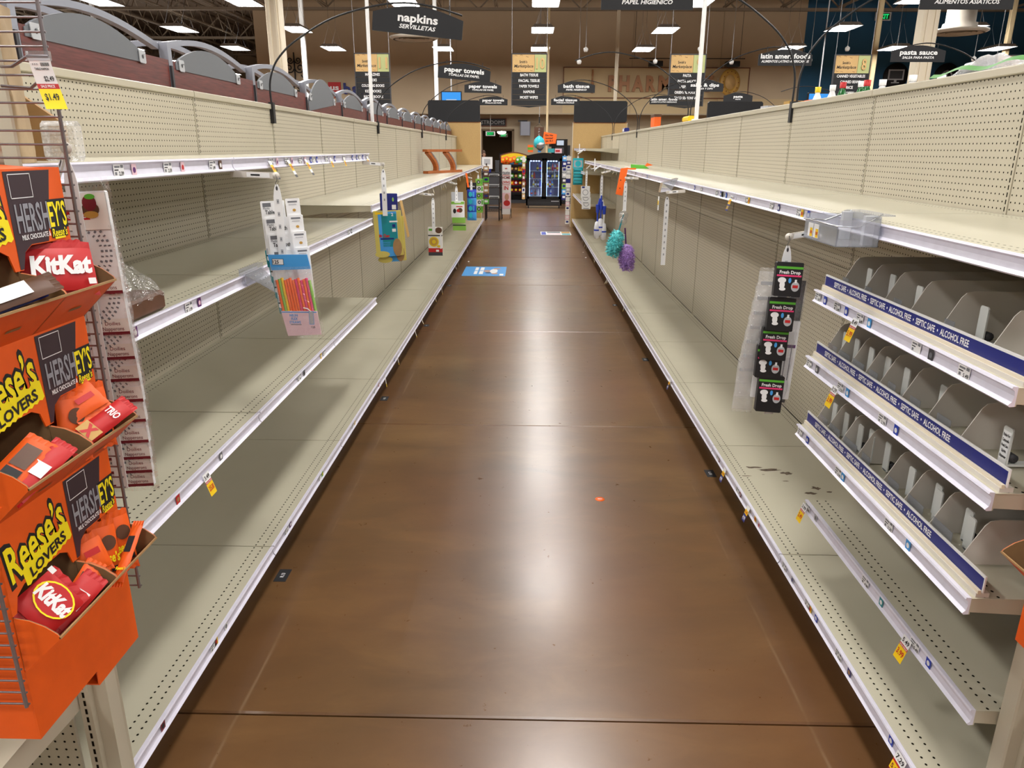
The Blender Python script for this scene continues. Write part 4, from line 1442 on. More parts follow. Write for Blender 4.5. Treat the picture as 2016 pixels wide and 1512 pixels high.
part('wire_foot', MB().tube([(-.74, 20.6, .01), (-.72, 20.71, .3), (-.70, 20.85, .01)], .008, 'dark_wire', 5).tube([(-.48, 20.6, .01), (-.46, 20.71, .3), (-.44, 20.85, .01)], .008, 'dark_wire', 5), t)

# counter with screens on the left, checkout on the right
t = thing('service_counter', 'grey service counter with a white notice behind the wire racks', 'counter', (-1.3, 26.0, 0))
part('body', MB().box(-2.1, 26.0, 0, -.98, 26.7, 1.02, 'dark_grey'), t)
part('top', MB().box(-2.14, 25.95, 1.02, -.95, 26.75, 1.06, 'black'), t)
single('white_notice', MB().box(-1.55, 25.90, 1.18, -1.20, 25.94, 1.56, 'paper').box(-1.48, 25.895, 1.32, -1.27, 25.90, 1.50, 'light_grey').box(-1.50, 25.90, 1.06, -1.25, 26.05, 1.18, 'navy'), 'white notice board standing on the service counter', 'notice')
single('pink_notice', MB().box(-1.84, 26.0, 1.06, -1.80, 26.03, 1.55, 'grey').box(-1.88, 25.98, 1.50, -1.66, 26.0, 1.66, 'pink'), 'small pink notice on a stem in front of the woman', 'notice')
single('counter_terminal', MB().bbox(-1.12, 26.1, 1.06, -.98, 26.3, 1.45, 'dark_grey', .02), 'dark payment terminal on the service counter next to the chip rack', 'terminal')

t = thing('checkout_stand', 'black checkout stand behind the right side of the drinks cooler', 'counter', (1.35, 26.6, 0))
part('body', MB().box(1.15, 26.6, 0, 2.4, 27.6, .95, 'black'), t)
part('panel', MB().box(1.2, 26.58, .55, 1.5, 26.6, .85, 'wood_letter'), t)
part('top', MB().box(1.1, 26.5, .95, 2.5, 27.7, 1.0, 'dark_grey'), t)
t = thing('checkout_terminal', 'black checkout terminal with a small lit screen above the drinks cooler', 'terminal', (1.0, 27.0, 1.0))
part('column', MB().box(1.15, 27.0, 1.0, 1.45, 27.4, 1.95, 'black'), t)
part('cabinet', MB().box(.80, 26.95, 1.55, 1.35, 27.35, 2.15, 'black_gloss').box(.72, 26.98, 1.9, .86, 27.3, 2.22, 'black'), t)
part('screen', MB().panel((1.10, 26.95, 2.03), UX, UZ, .24, .16, 'screen_white', .003), t)
part('keypad', MB().panel((1.08, 26.95, 1.78), UX, UZ, .3, .2, 'dark_grey', .003), t)
single('checkout_board', MB().box(1.55, 27.1, 1.62, 2.0, 27.14, 1.86, 'black').box(1.58, 27.095, 1.72, 1.97, 27.1, 1.76, 'light_grey').box(1.74, 27.11, 1.0, 1.80, 27.14, 1.62, 'black'), 'small black notice board behind the checkout, left of the right end panel', 'notice')
# orange hand-lettered notice and the OPEN sign
t = thing('orange_notice', 'fluorescent orange hand-lettered notice on the tan service pole', 'notice', (.70, 26.4, 2.0))
b = MB()
b.ext([(.46, 26.42, 1.98), (.92, 26.40, 2.0), (.96, 26.40, 2.30), (.52, 26.42, 2.38)], (0, .004, 0), 'neon_orange')
for q, w in enumerate(('Do No', 'toma?', 'to 5:?')):
    b.text(w, (.70, 26.405, 2.27 - q * .09), UX, UZ, .055, 'ink', width=.26, bold=.02, lift=.004)
part('sheet', b, t)
t = thing('open_sign', 'dark hanging sign with upright OPEN letters left of the service pole', 'sign', (.36, 26.6, 2.15))
b = MB().box(.19, 26.6, 2.13, .52, 26.63, 2.53, 'brown')
for q, ch in enumerate('OPEN'):
    b.text(ch, (.36, 26.6, 2.47 - q * .09), UX, UZ, .055, 'light_grey', width=.05, lift=.003)
part('plate', b, t)
part('hanger', MB().tube([(.2, 26.61, 2.53), (.36, 26.61, 2.64), (.51, 26.61, 2.53)], .006, 'black', 5).tube([(.36, 26.61, 2.64), (.36, 26.61, 8.1)], .008, 'light_grey', 5).box(.34, 26.6, 2.66, .38, 26.63, 2.86, 'black'), t)
# television screens above the end panels
def tv(x, y, z, w, label):
    t = thing('wall_television', label, 'television', (x, y, z))
    part('casing', MB().bbox(x - w / 2, y, z - w * .3, x + w / 2, y + .08, z + w * .3, 'black', .01, 'y'), t)
    b = MB().panel((x, y, z), UX, UZ, w * .9, w * .5, 'screen', .003).panel((x, y, z - w * .12), UX, UZ, w * .5, w * .1, 'screen_white', .005)
    part('screen', b, t, 'lit blue screen')
    part('hanger', MB().tube([(x, y + .05, z + w * .3), (x, y + .05, 8.1)], .02, 'light_grey', 6), t)
tv(-2.45, 25, 3.35, .66, 'ceiling-hung television with a blue screen above the far left black header')
tv(9.05, 25, 3.35, .66, 'ceiling-hung television with a blue screen behind the tall near sign arms')

# side strips of packs on the cooler and on the right end panel
def pack_strip(x, y, ztop, n, w, h, mats, name, label, group):
    zl = ztop - n * h
    t = thing('merchandise_strip', 'upright wire strip holding the ' + group, 'hanging strip', (x, y, zl))
    part('strip', MB().box(x - .012, y + .013, zl, x + .012, y + .017, ztop + .03, 'light_grey'), t)
    sgn = 1 if x > 0 else -1
    part('bracket', MB().box(x - .01, y + .017, ztop - .02, x + .20 * sgn, y + .022, ztop, 'light_grey'), t)
    for k in range(n):
        b = MB()
        z = ztop - k * h
        b.bbox(x - w / 2, y - .02, z - h * .92, x + w / 2, y + .012, z, mats[k % len(mats)], .006, 'y')
        b.panel((x, y - .02, z - h * .4), UX, UZ, w * .6, h * .4, ('white', 'paper', 'navy')[k % 3], .001)
        single(name, b, label + ', ' + ['topmost', 'second', 'third', 'fourth', 'fifth', 'sixth', 'seventh', 'eighth', 'ninth'][k] + ' from the top', 'package', (x, y, z - h), group)
pack_strip(1.15, 24.5, 1.62, 8, .14, .17, ['light_blue', 'navy', 'light_grey', 'light_grey', 'dark_grey', 'lime'], 'hanging_package', 'carded pack on the strip right of the drinks cooler', 'packs on the right side of the cooler')
pack_strip(-.14, 24.5, 1.60, 7, .10, .19, ['white', 'marker_tan', 'red', 'maroon', 'kraft'], 'hanging_package', 'carded pack on the strip left of the drinks cooler', 'packs on the left side of the cooler')
pack_strip(.985, 18.85, 1.66, 9, .11, .105, ['white', 'navy', 'white', 'light_grey'], 'hanging_package', 'white and navy carded pack hanging beside the right end panel', 'packs beside the right end panel')
pack_strip(.985, 18.85, .70, 6, .10, .11, ['white', 'pale_pink', 'paper_warm'], 'hanging_package', 'pale carded pack hanging low beside the right end panel', 'low packs beside the right end panel')
pack_strip(-1.03, 18.85, 1.42, 7, .14, .13, ['kraft', 'brown', 'green', 'kraft'], 'hanging_package', 'brown or green pack hanging beside the left end panel', 'packs beside the left end panel')

# woman behind the counter: one skinned body, facing right
def person(x, y, rz):
    P = {'pelvis': (0, 0, .95), 'waist': (0, .0, 1.10), 'chest': (0, .01, 1.30), 'neck0': (0, .0, 1.44), 'neck1': (0, -.01, 1.50),
         'head0': (0, -.015, 1.56), 'head1': (0, -.02, 1.63), 'head2': (0, -.015, 1.70),
         'hipL': (-.09, 0, .90), 'kneeL': (-.10, -.02, .50), 'ankL': (-.10, .02, .09), 'toeL': (-.11, -.13, .04),
         'hipR': (.09, 0, .90), 'kneeR': (.10, -.02, .50), 'ankR': (.10, .02, .09), 'toeR': (.11, -.13, .04),
         'shL': (-.16, .0, 1.39), 'elL': (-.21, .03, 1.12), 'wrL': (-.19, -.12, .95), 'haL': (-.18, -.19, .92),
         'shR': (.16, .0, 1.39), 'elR': (.21, .03, 1.12), 'wrR': (.19, -.12, .95), 'haR': (.18, -.19, .92)}
    rad = {'pelvis': .15, 'waist': .125, 'chest': .145, 'neck0': .06, 'neck1': .052, 'head0': .065, 'head1': .085, 'head2': .078,
           'hip': .09, 'knee': .06, 'ank': .042, 'toe': .035, 'sh': .062, 'el': .045, 'wr': .032, 'ha': .035}
    names = list(P)
    E = [('pelvis', 'waist'), ('waist', 'chest'), ('chest', 'neck0'), ('neck0', 'neck1'), ('neck1', 'head0'), ('head0', 'head1'), ('head1', 'head2')]
    for s in 'LR':
        E += [('pelvis', 'hip' + s), ('hip' + s, 'knee' + s), ('knee' + s, 'ank' + s), ('ank' + s, 'toe' + s), ('chest', 'sh' + s), ('sh' + s, 'el' + s), ('el' + s, 'wr' + s), ('wr' + s, 'ha' + s)]
    me = bpy.data.meshes.new('body')
    me.from_pydata([P[n_] for n_ in names], [(names.index(a), names.index(c)) for a, c in E], [])
    o = bpy.data.objects.new('body', me)
    link(o)
    sk = o.modifiers.new('skin', 'SKIN')
    ss = o.modifiers.new('sub', 'SUBSURF')
    ss.levels = ss.render_levels = 2
    for i, n_ in enumerate(names):
        r_ = rad.get(n_) or rad[n_[:-1]]
        me.skin_vertices[0].data[i].radius = (r_, r_ * (.8 if n_ in ('chest', 'waist', 'pelvis') else 1))
        me.skin_vertices[0].data[i].use_root = (n_ == 'pelvis')
    dg = bpy.context.evaluated_depsgraph_get()
    fm = bpy.data.meshes.new_from_object(o.evaluated_get(dg))
    bpy.data.objects.remove(o)
    for m_ in ('skin', 'jacket', 'denim', 'shoe'):
        fm.materials.append(M[m_])
    for p in fm.polygons:
        z = p.center.z
        hand = z < 1.0 and abs(p.center.x) > .15 and p.center.y < -.1
        p.material_index = 0 if (z > 1.46 or hand) else (1 if z > .9 else (2 if z > .1 else 3))
        p.use_smooth = True
    t = thing('person', 'woman with long brown hair in a dark jacket, standing in profile at the service counter', 'person', (x, y, 0), rz=rz)
    bo = bpy.data.objects.new('body', fm)
    link(bo, t)
    b = MB()
    b.grid(lambda u, v: (math.sin((u - .5) * 4.4) * (.098 - .03 * abs(v - .2)), .02 + math.cos((u - .5) * 4.4) * .098, 1.76 - v * .42 + .02 * math.sin(u * 9)), 14, 8, 'hair')
    b.lathe([(.001, .085), (.06, .075), (.092, .03), (.098, -.01)], (0, .0, 1.69), 'hair', 14)
    part('hair', b, t, base=(0, 0, 0))
    b = MB()
    b.ext([(-.012, -.095, 1.60), (.012, -.095, 1.60), (0, -.125, 1.605), (0, -.098, 1.65)], (0, .002, 0), 'skin')
    b.lathe([(.001, 0), (.016, .0), (.006, .016), (.001, .03)], (0, -.112, 1.60), 'skin', 8)
    for s in (-1, 1):
        b.lathe([(.001, -.008), (.011, 0), (.001, .008)], (s * .034, -.092, 1.648), 'ink', 8)
        b.lathe([(.001, -.02), (.015, 0), (.001, .025)], (s * .088, -.005, 1.63), 'skin', 8)
    b.box(-.022, -.098, 1.568, .022, -.088, 1.576, 'red')
    part('face', b, t, base=(0, 0, 0))
person(-1.62, 27.6, math.radians(75))
# ================================================================== candy display towers (local: face plane x=0 towards the aisle, y along the run)
def wing(b, y, y2, zh, inner):
    """curved cardboard side wing of a bin at y; y2 = y plus thickness"""
    arc = [(.0, zh), (.080, zh + .076), (.076, zh + .084), (.055, zh + .100), (.028, zh + .112), (.0, zh + .117)]
    b.ext([(p[0], y, p[1]) for p in arc], (0, y2 - y, 0), inner)
def candy_tower(label, tiers=3):
    t = thing('candy_display', label, 'candy display', (0, 0, 0))
    c1, c2, D_ = .20, .37, -.20
    zb1, zb2, zt = .745, .705, .90 + .30 * tiers
    b = MB()
    b.box(D_ + .003, 0, zb1, -.0032, .003, zt, 'orange')                       # near side
    b.box(D_ + .003, c2 - .003, zb2, -.0064, c2, zt, 'orange')                  # far side
    b.box(D_, 0, zb1, D_ + .003, c2, zt, 'kraft')                   # back
    b.box(D_, c1 - .002, zb1, -.002, c1 + .002, zt, 'kraft_in')     # divider
    b.box(D_ + .003, .003, zb1, -.004, c1, zb1 + .003, 'orange').box(D_ + .003, c1, zb2, -.007, c2 - .003, zb2 + .003, 'orange')
    b.quad((D_, 0, zt + .01), (.0, 0, zt - .004), (.0, c2, zt - .004), (D_, c2, zt + .01), 'orange')
    b.box(-.003, 0, zb1, 0, c1, .90, 'orange').box(-.006, c1, zb2, -.003, c2, .90, 'orange')
    part('carton', b, t, 'orange cardboard tower')
    for i in range(tiers):
        zh = .90 + .30 * i
        for c, (a, d) in enumerate(((.0, c1), (c1, c2))):
            # printed panel with a scalloped notch
            w = d - a
            z0, z1 = zh + .12, zh + .30
            n = [(a, z0), (a + .012, z0), (a + .022, z0 + .03), (a + .045, z0 + .042), (d - .045, z0 + .042), (d - .022, z0 + .03), (d - .012, z0), (d, z0), (d, z1), (a, z1)]
            b = MB()
            b.ext([(-.003, p[0], p[1]) for p in n], (.003, 0, 0), 'orange')
            yc = (a + d) / 2
            if c == 0:
                ca, sa = math.cos(.17), math.sin(.17)
                R2, U2 = V3((0, ca, sa)), V3((0, -sa, ca))
                o = V3((0, yc - .004, zh + .228))
                b.text("Reese\u2019s", o, R2, U2, .078, 'ink', width=.188, bold=.075, shear=.12, lift=.0005)
                b.text("Reese\u2019s", o, R2, U2, .070, 'bright_yellow', width=.176, bold=.022, shear=.12, lift=.0012)
                q = V3((0, yc + .022, zh + .182)) 
                k = 9
                top_ = [q + R2 * (-.075 + .15 * j / (2 * k)) + U2 * (.018 + (.004 if j % 2 else 0)) for j in range(2 * k + 1)]
                bot_ = [q + R2 * (.075 - .15 * j / (2 * k)) - U2 * (.016 + (.004 if j % 2 else 0)) for j in range(2 * k + 1)]
                b.poly([p + V3((.0008, 0, 0)) for p in bot_[::-1] + top_[::-1]][::-1], 'bright_yellow')
                b.text('LOVERS', q, R2, U2, .021, 'ink', width=.115, bold=.03, lift=.0016)
            else:
                b.poly([(.0006, a + .002, z0 + .002), (.0006, a + .012, z0 + .002), (.0006, a + .024, z0 + .032), (.0006, a + .046, z0 + .044), (.0006, a + w * .58, z0 + .044), (.0006, a + w * .80, z1 - .004), (.0006, a + .002, z1 - .004)], 'choc')
                for (p, q, r_, s_) in ((.012, .128, .075, .1295), (.012, .170, .075, .1715), (.012, .128, .0135, .1715), (.0735, .128, .075, .1715)):
                    b.panel((0, a + (p + r_) / 2, z0 + (q + s_) / 2), UY, UZ, r_ - p, s_ - q, 'paper', .0012)
                b.panel((0, a + w * .815, z0 + .093), UY, UZ, w * .35, .056, 'ink', .0010)
                b.text('HERSH', (0, a + w * .37, z0 + .093), UY, UZ, .050, 'silver_ink', width=w * .56, bold=.02, lift=.0014)
                b.text("EY\u2019S", (0, a + w * .81, z0 + .093), UY, UZ, .046, 'bright_yellow', width=w * .32, bold=.02, lift=.0018)
                b.panel((0, a + w * .80, z0 + .058), UY, UZ, w * .30, .020, 'ink', .0011)
                b.text("Reese\u2019s", (0, a + w * .80, z0 + .058), UY, UZ, .015, 'bright_yellow', width=w * .28, bold=.02, shear=.1, lift=.0018)
                b.text('MILK CHOCOLATE &', (0, a + w * .38, z0 + .058), UY, UZ, .009, 'text_white', width=w * .50, bold=.02, lift=.0014)
                b.panel((0, a + w * .80, z0 + .047), UY, UZ, w * .2, .004, 'bright_yellow', .0012)
            part('printed_panel', b, t, ('orange panel reading Reese\u2019s lovers', 'dark brown and orange panel reading HERSHEY\u2019S')[c])
            # protruding bin
            b = MB()
            b.quad((0, a, zh), (0, d, zh), (.080, d, zh + .076), (.080, a, zh + .076), 'orange')
            b.quad((-.002, a + .002, zh + .003), (.078, a + .002, zh + .0785), (.078, d - .002, zh + .0785), (-.002, d - .002, zh + .003), 'kraft_in')
            b.box(.0775, a, zh + .075, .081, d, zh + .079, 'kraft')
            wing(b, a, a + .001, zh, 'orange'); wing(b, a + .001, a + .003, zh, 'kraft_in')
            wing(b, d - .003, d - .001, zh, 'kraft_in'); wing(b, d - .001, d, zh, 'orange')
            b.box(D_ + .003, a + .003, zh, 0, d - .003, zh + .003, 'kraft_in')
            b.panel((.036, yc, zh + .0335), (0, 1, 0), (.725, 0, .689), .04, .008, 'kraft_in', .0008)
            part('bin', b, t, 'open cardboard bin')
    return t
cd = candy_tower('orange cardboard candy tower with three rows of bins beside the doily packs')
cd.location = (-.93, 1.14, 0)
cd2 = candy_tower('short orange cardboard candy tower with one row of bins beside the moist-wipe bay', 1)
cd2.location = (1.158, 1.505, 0)
cd2.rotation_euler = (0, 0, math.pi)

def pillow(w, h, t, m, prints=(), crimp='same'):
    """flow-wrapped pack, front towards -y, base at z=0"""
    b = MB()
    def d(u, v):
        return t * (max(0, math.sin(math.pi * u)) ** .5) * (max(0, math.sin(math.pi * (v * .92 + .04))) ** .45)
    b.grid(lambda u, v: ((u - .5) * w, -d(u, v) - .001 * math.sin(u * 31 + v * 17), v * h), 8, 10, m)
    b.grid(lambda u, v: ((.5 - u) * w, d(1 - u, v) * .8, v * h), 8, 10, m)
    cm = m if crimp == 'same' else crimp
    for z0, z1 in ((-.012, .002), (h - .002, h + .012)):
        n = 8
        zig = [(-w / 2 + w * i / n, 0, z1 if z1 > h else z0) for i in range(n + 1)]
        zz = [(p[0], -.001 * (-1) ** i, p[2] + (.003 if i % 2 else 0)) for i, p in enumerate(zig)]
        inner = z0 if z1 > h else z1
        for i in range(n):
            b.quad((zig[i][0], 0, inner), (zig[i + 1][0], 0, inner), zz[i + 1], zz[i], cm)
    for p in prints:
        kind = p[0]
        if kind == 'd':
            b.disc((p[1], -t, p[2]), UX, UZ, p[3], p[5], .0012 + .0003 * prints.index(p), 20, p[4])
        elif kind == 't':
            b.text(p[1], (p[2], -t, p[3]), UX, UZ, p[4], p[6], width=p[5], bold=p[7], shear=p[8], lift=.0016 + .0003 * prints.index(p))
        else:
            b.panel((p[1], -t, p[2]), UX, UZ, p[3], p[4], p[5], .0010 + .0003 * prints.index(p))
    return b
def put(name, b, label, cat, loc, rot, group=None):
    o = bpy.data.objects.new(name, b.mesh(name))
    o.location = loc
    o.rotation_mode = 'YXZ'
    o.rotation_euler = rot
    o['label'], o['category'] = label, cat
    if group: o['group'] = group
    return link(o)
KK = [('d', 0, .05, .042, .030, 'bright_yellow'), ('d', 0, .05, .038, .027, 'red'), ('t', 'KitKat', 0, .05, .026, .075, 'text_white', .05, .12), ('p', -.045, .085, .014, .010, 'paper')]
def reese(w, h):
    return [('d', w * .1, h * .7, w * .28, h * .14, 'brown'), ('t', "Reese\u2019s", 0, h * .42, h * .18, w * .85, 'bright_yellow', .03, .1), ('p', w * .2, h * .2, w * .3, h * .1, 'ink')]
rad = math.radians
XF = -.93
from mathutils import Euler
def candy(nm, w, h, t, m, prints, label, c, rot):
    rm = Euler(rot, 'YXZ').to_matrix()
    put(nm, pillow(w, h, t, m, prints), label, 'candy', V3(c) - rm @ V3((0, 0, h / 2)), rot)
A_ = rad(52)
# lower bins
candy('candy_bag', .094, .084, .014, 'red', KK, 'red KitKat bag lying in the lowest Reese\u2019s bin', (-.912, 1.210, 1.002), (rad(-26), rad(66), A_))
candy('candy_bar', .05, .11, .008, 'red', [('p', 0, .06, .03, .04, 'paper')], 'red and white candy bar under the KitKat bag in the lowest Reese\u2019s bin', (-.900, 1.265, .968), (rad(-40), rad(60), A_))
candy('candy_bar', .04, .11, .008, 'orange', [('p', 0, .03, .02, .02, 'paper'), ('p', 0, .08, .03, .02, 'brown')], 'orange candy bar beside the KitKat bag in the lowest Reese\u2019s bin', (-.905, 1.295, .975), (rad(-40), rad(50), A_))
candy('candy_pack', .056, .12, .012, 'orange', reese(.056, .12), 'upright orange peanut butter cup pack against the far wing of the lowest Hershey\u2019s bin', (-.915, 1.475, .985), (rad(-10), 0, A_))
candy('candy_pack', .056, .12, .012, 'orange', reese(.056, .12), 'upright orange peanut butter cup pack beside the folded wrapper in the lowest Hershey\u2019s bin', (-.922, 1.425, .985), (rad(-12), rad(4), A_))
candy('candy_pack', .06, .07, .014, 'orange', [('p', 0, .045, .03, .014, 'red')], 'folded orange wrapper in the lowest Hershey\u2019s bin', (-.922, 1.378, 1.005), (rad(-20), rad(-8), A_))
candy('candy_bar', .024, .14, .007, 'orange', [('p', 0, .09, .014, .04, 'ink'), ('t', "Reese\u2019s", 0, .03, .008, .02, 'bright_yellow', .02, 0)], 'thin orange bar lying along the lip of the lowest Hershey\u2019s bin', (-.872, 1.425, .985), (rad(-60), rad(0), rad(4)))
# middle bins
candy('candy_pack', .056, .12, .012, 'orange', reese(.056, .12), 'orange peanut butter cup pack next to the wafer bar in the middle Hershey\u2019s bin', (-.915, 1.468, 1.290), (rad(-10), 0, A_))
candy('candy_pack', .056, .12, .012, 'orange', reese(.056, .12), 'orange peanut butter cup pack in the dark corner of the middle Hershey\u2019s bin', (-.925, 1.400, 1.290), (rad(-12), rad(5), A_))
candy('candy_pack', .08, .06, .016, 'orange', [('p', 0, .03, .04, .012, 'red')], 'shiny orange pouch lying on top in the middle Hershey\u2019s bin', (-.918, 1.435, 1.335), (rad(-40), rad(-20), A_))
candy('candy_bar', .042, .14, .012, 'red', [('p', 0, .045, .04, .03, 'gold'), ('t', 'X', 0, .045, .022, .025, 'red', .08, 0), ('t', 'TRIO', 0, .105, .016, .03, 'text_white', .03, .1)], 'red and gold wafer bar lying across the middle Hershey\u2019s bin', (-.872, 1.40, 1.295), (rad(-45), rad(62), rad(45)))
candy('candy_pack', .055, .13, .010, 'orange', [('p', 0, .09, .03, .05, 'brown'), ('p', .0, .05, .03, .02, 'ink'), ('t', "Reese\u2019s", 0, .02, .012, .04, 'bright_yellow', .02, 0)], 'flat orange pack lying in the middle Reese\u2019s bin', (-.915, 1.205, 1.285), (rad(-48), rad(55), A_))
candy('candy_bar', .045, .13, .010, 'red', [('p', 0, .065, .03, .03, 'paper')], 'red glossy bar under the flat orange pack in the middle Reese\u2019s bin', (-.890, 1.225, 1.272), (rad(-48), rad(58), A_))
# top bins
candy('candy_bag', .13, .085, .016, 'red', [('t', 'KitKat', 0, .05, .034, .11, 'text_white', .05, .12), ('p', .05, .015, .014, .012, 'paper')], 'crumpled red KitKat bag sticking out of the top Hershey\u2019s bin', (-.918, 1.435, 1.607), (rad(-20), rad(4), A_))
candy('candy_bar', .05, .10, .010, 'red', [('p', 0, .05, .03, .04, 'brown')], 'red and brown bar under the crumpled bag in the top Hershey\u2019s bin', (-.912, 1.465, 1.600), (rad(-12), rad(4), A_))
for k, (m, q) in enumerate((('brown', 'gold'), ('navy', 'gold'), ('brown', 'paper'))):
    candy('candy_bar', .045, .15, .009, m, [('p', 0, .07, .03, .09, q)], ('brown and gold', 'navy and gold', 'brown and silver')[k] + ' candy bar in the top Reese\u2019s bin', (-.945 + .03 * k, 1.225, 1.565 + .014 * k), (rad(-50), rad(70), rad(40)))
candy('candy_bag', .08, .07, .016, 'red', [('p', 0, .035, .04, .02, 'maroon')], 'red bag in the dark back of the top Reese\u2019s bin', (-.985, 1.25, 1.57), (rad(-30), 0, rad(70)))

# wire power-wing rack that holds the candy tower
t = thing('wire_wing_rack', 'grey wire wing rack holding the orange candy tower', 'wire rack', (-.93, 1.53, .8))
def wire_grid(x0, x1, y, z0, z1):
    b = MB()
    n = int((z1 - z0) / .0254)
    for k in range(n + 1):
        z = z0 + (z1 - z0) * k / n
        b.tube([(x0, y, z), (x1 + .004, y, z)], .0022, 'wire', 5)
    for x in (x0 + .1, x1):
        b.tube([(x, y - .004, z0 - .004), (x, y - .004, z1 + .004)], .0036, 'wire', 6)
    return b
part('upper_grid', wire_grid(-1.32, -.927, 1.532, 1.945, 2.098), t)
part('lower_grid', wire_grid(-1.32, -.921, 1.532, .835, 1.92), t)
part('side_grid', wire_grid(-1.30, -.917, 1.112, .853, 1.90), t)
b = MB()
for z in (.66, 1.85):
    b.tube([(-1.30, 1.112, z + .2), (-1.30, 1.532, z + .2)], .004, 'wire', 6)
part('cross_bar', b, t)
# price tag on a hook of the rack
t = thing('hook_price_tag', 'curled white, red and yellow $1.49 sale tag on a wire hook of the rack', 'price tag', (-.885, 1.45, 2.0))
part('hook', MB().tube([(-1.02, 1.53, 1.985), (-.96, 1.47, 1.98), (-.915, 1.452, 1.996), (-.876, 1.45, 1.995)], .003, 'wire', 6).tube([(-1.02, 1.52, 1.95), (-.95, 1.50, 1.945), (-.90, 1.47, 1.965)], .003, 'wire', 6), t)
part('holder', MB().box(-.914, 1.444, 1.988, -.872, 1.452, 2.004, 'acrylic'), t)
b = MB()
def tagp(u, v):
    return V3((-.912 + .040 * u + .030 * v ** 1.5, 1.446 - .02 * v * v, 1.992 - .088 * v))
for (v0, v1, m) in ((0, .50, 'paper'), (.50, .60, 'red'), (.60, 1.0, 'bright_yellow')):
    b.grid(lambda u, v: tagp(u, v0 + (v1 - v0) * v), 3, 4, m)
def ttag(s, u, v, h, w, m):
    c = tagp(u, v); rt = tagp(u + .2, v) - tagp(u - .2, v); up = tagp(u, v - .05) - tagp(u, v + .05)
    b.text(s, c, rt, up, h, m, width=w, bold=.02, lift=.0012)
ttag('$2.49', .68, .40, .009, .018, 'ink'); ttag('SALE PRICE', .5, .55, .005, .026, 'paper'); ttag('$1.49', .5, .76, .013, .026, 'ink')
ttag('= = =', .25, .12, .005, .010, 'grey_ink'); ttag('IIIIIII', .70, .12, .006, .015, 'ink'); ttag('TABLE NAPKIN', .5, .21, .004, .026, 'ink')
part('tag', b, t)
# paper bag, brown flap carton and bubble pack on the top left shelf
t = thing('paper_bag', 'tall plain kraft paper bag behind the wire rack on the top left shelf', 'paper bag', (-1.25, 1.85, 1.80))
b = MB()
def bagw(u, v):
    P = [(-1.40, 1.70), (-1.125, 1.70), (-1.16, 1.80), (-1.20, 1.86), (-1.40, 1.86)]
    k = min(int(u * 4), 3); f = u * 4 - k
    x = P[k][0] * (1 - f) + P[k + 1][0] * f; y = P[k][1] * (1 - f) + P[k + 1][1] * f
    return (x + .002 * math.sin(v * 14 + u * 9), y + .005 * math.sin(v * 9 + u * 20), 1.802 + .33 * v)
b.grid(bagw, 24, 14, 'bag_paper', True)
b.quad((-1.40, 1.70, 1.803), (-1.40, 1.86, 1.803), (-1.20, 1.86, 1.803), (-1.125, 1.70, 1.803), 'bag_paper')
part('sack', b, t)
part('top_edge', MB().box(-1.40, 1.70, 2.128, -1.13, 1.706, 2.16, 'bag_paper'), t)
single('carton_flap', MB().ext([(-1.30, 2.0, 1.802), (-1.20, 2.0, 1.802), (-1.20, 2.0, 1.895), (-1.30, 2.0, 1.965)], (0, .012, 0), 'kraft'), 'brown cardboard wedge behind the kraft paper bag', 'carton')
b = MB()
b.bbox(-1.225, 1.94, 1.803, -1.14, 1.975, 1.90, 'film_milky', .012, 'x')
rr = random.Random(2)
for i in range(9):
    for j in range(9):
        b.lathe([(.005, 0), (.0035, -.003), (.001, -.004)], (-1.219 + i * .0092 + (j % 2) * .004, 1.939, 1.809 + j * .0102), 'film_milky', 6, 'y')
single('bubble_wrap_pack', b, 'clear bubble-wrapped pack behind the wire rack on the top left shelf', 'package', (-1.17, 1.95, 1.80))
# wrapped brown pack on the front edge of the middle left shelf
t = thing('wrapped_pack', 'brown napkin block in crinkled clear film on the middle left shelf', 'package', (-1.12, 2.05, 1.37))
part('block', MB().bbox(-1.19, 1.99, 1.372, -1.094, 2.19, 1.428, 'brown', .008, 'y'), t)
b = MB()
b.grid(lambda u, v: (-1.092 - .09 * v + .006 * math.sin(u * 23 + v * 8), 1.97 + .23 * u + .006 * math.sin(v * 25), 1.420 + .115 * v * (1 - .5 * abs(u - .35)) + .008 * math.sin(u * 19)), 12, 8, 'film')
part('clear_wrap', b, t)
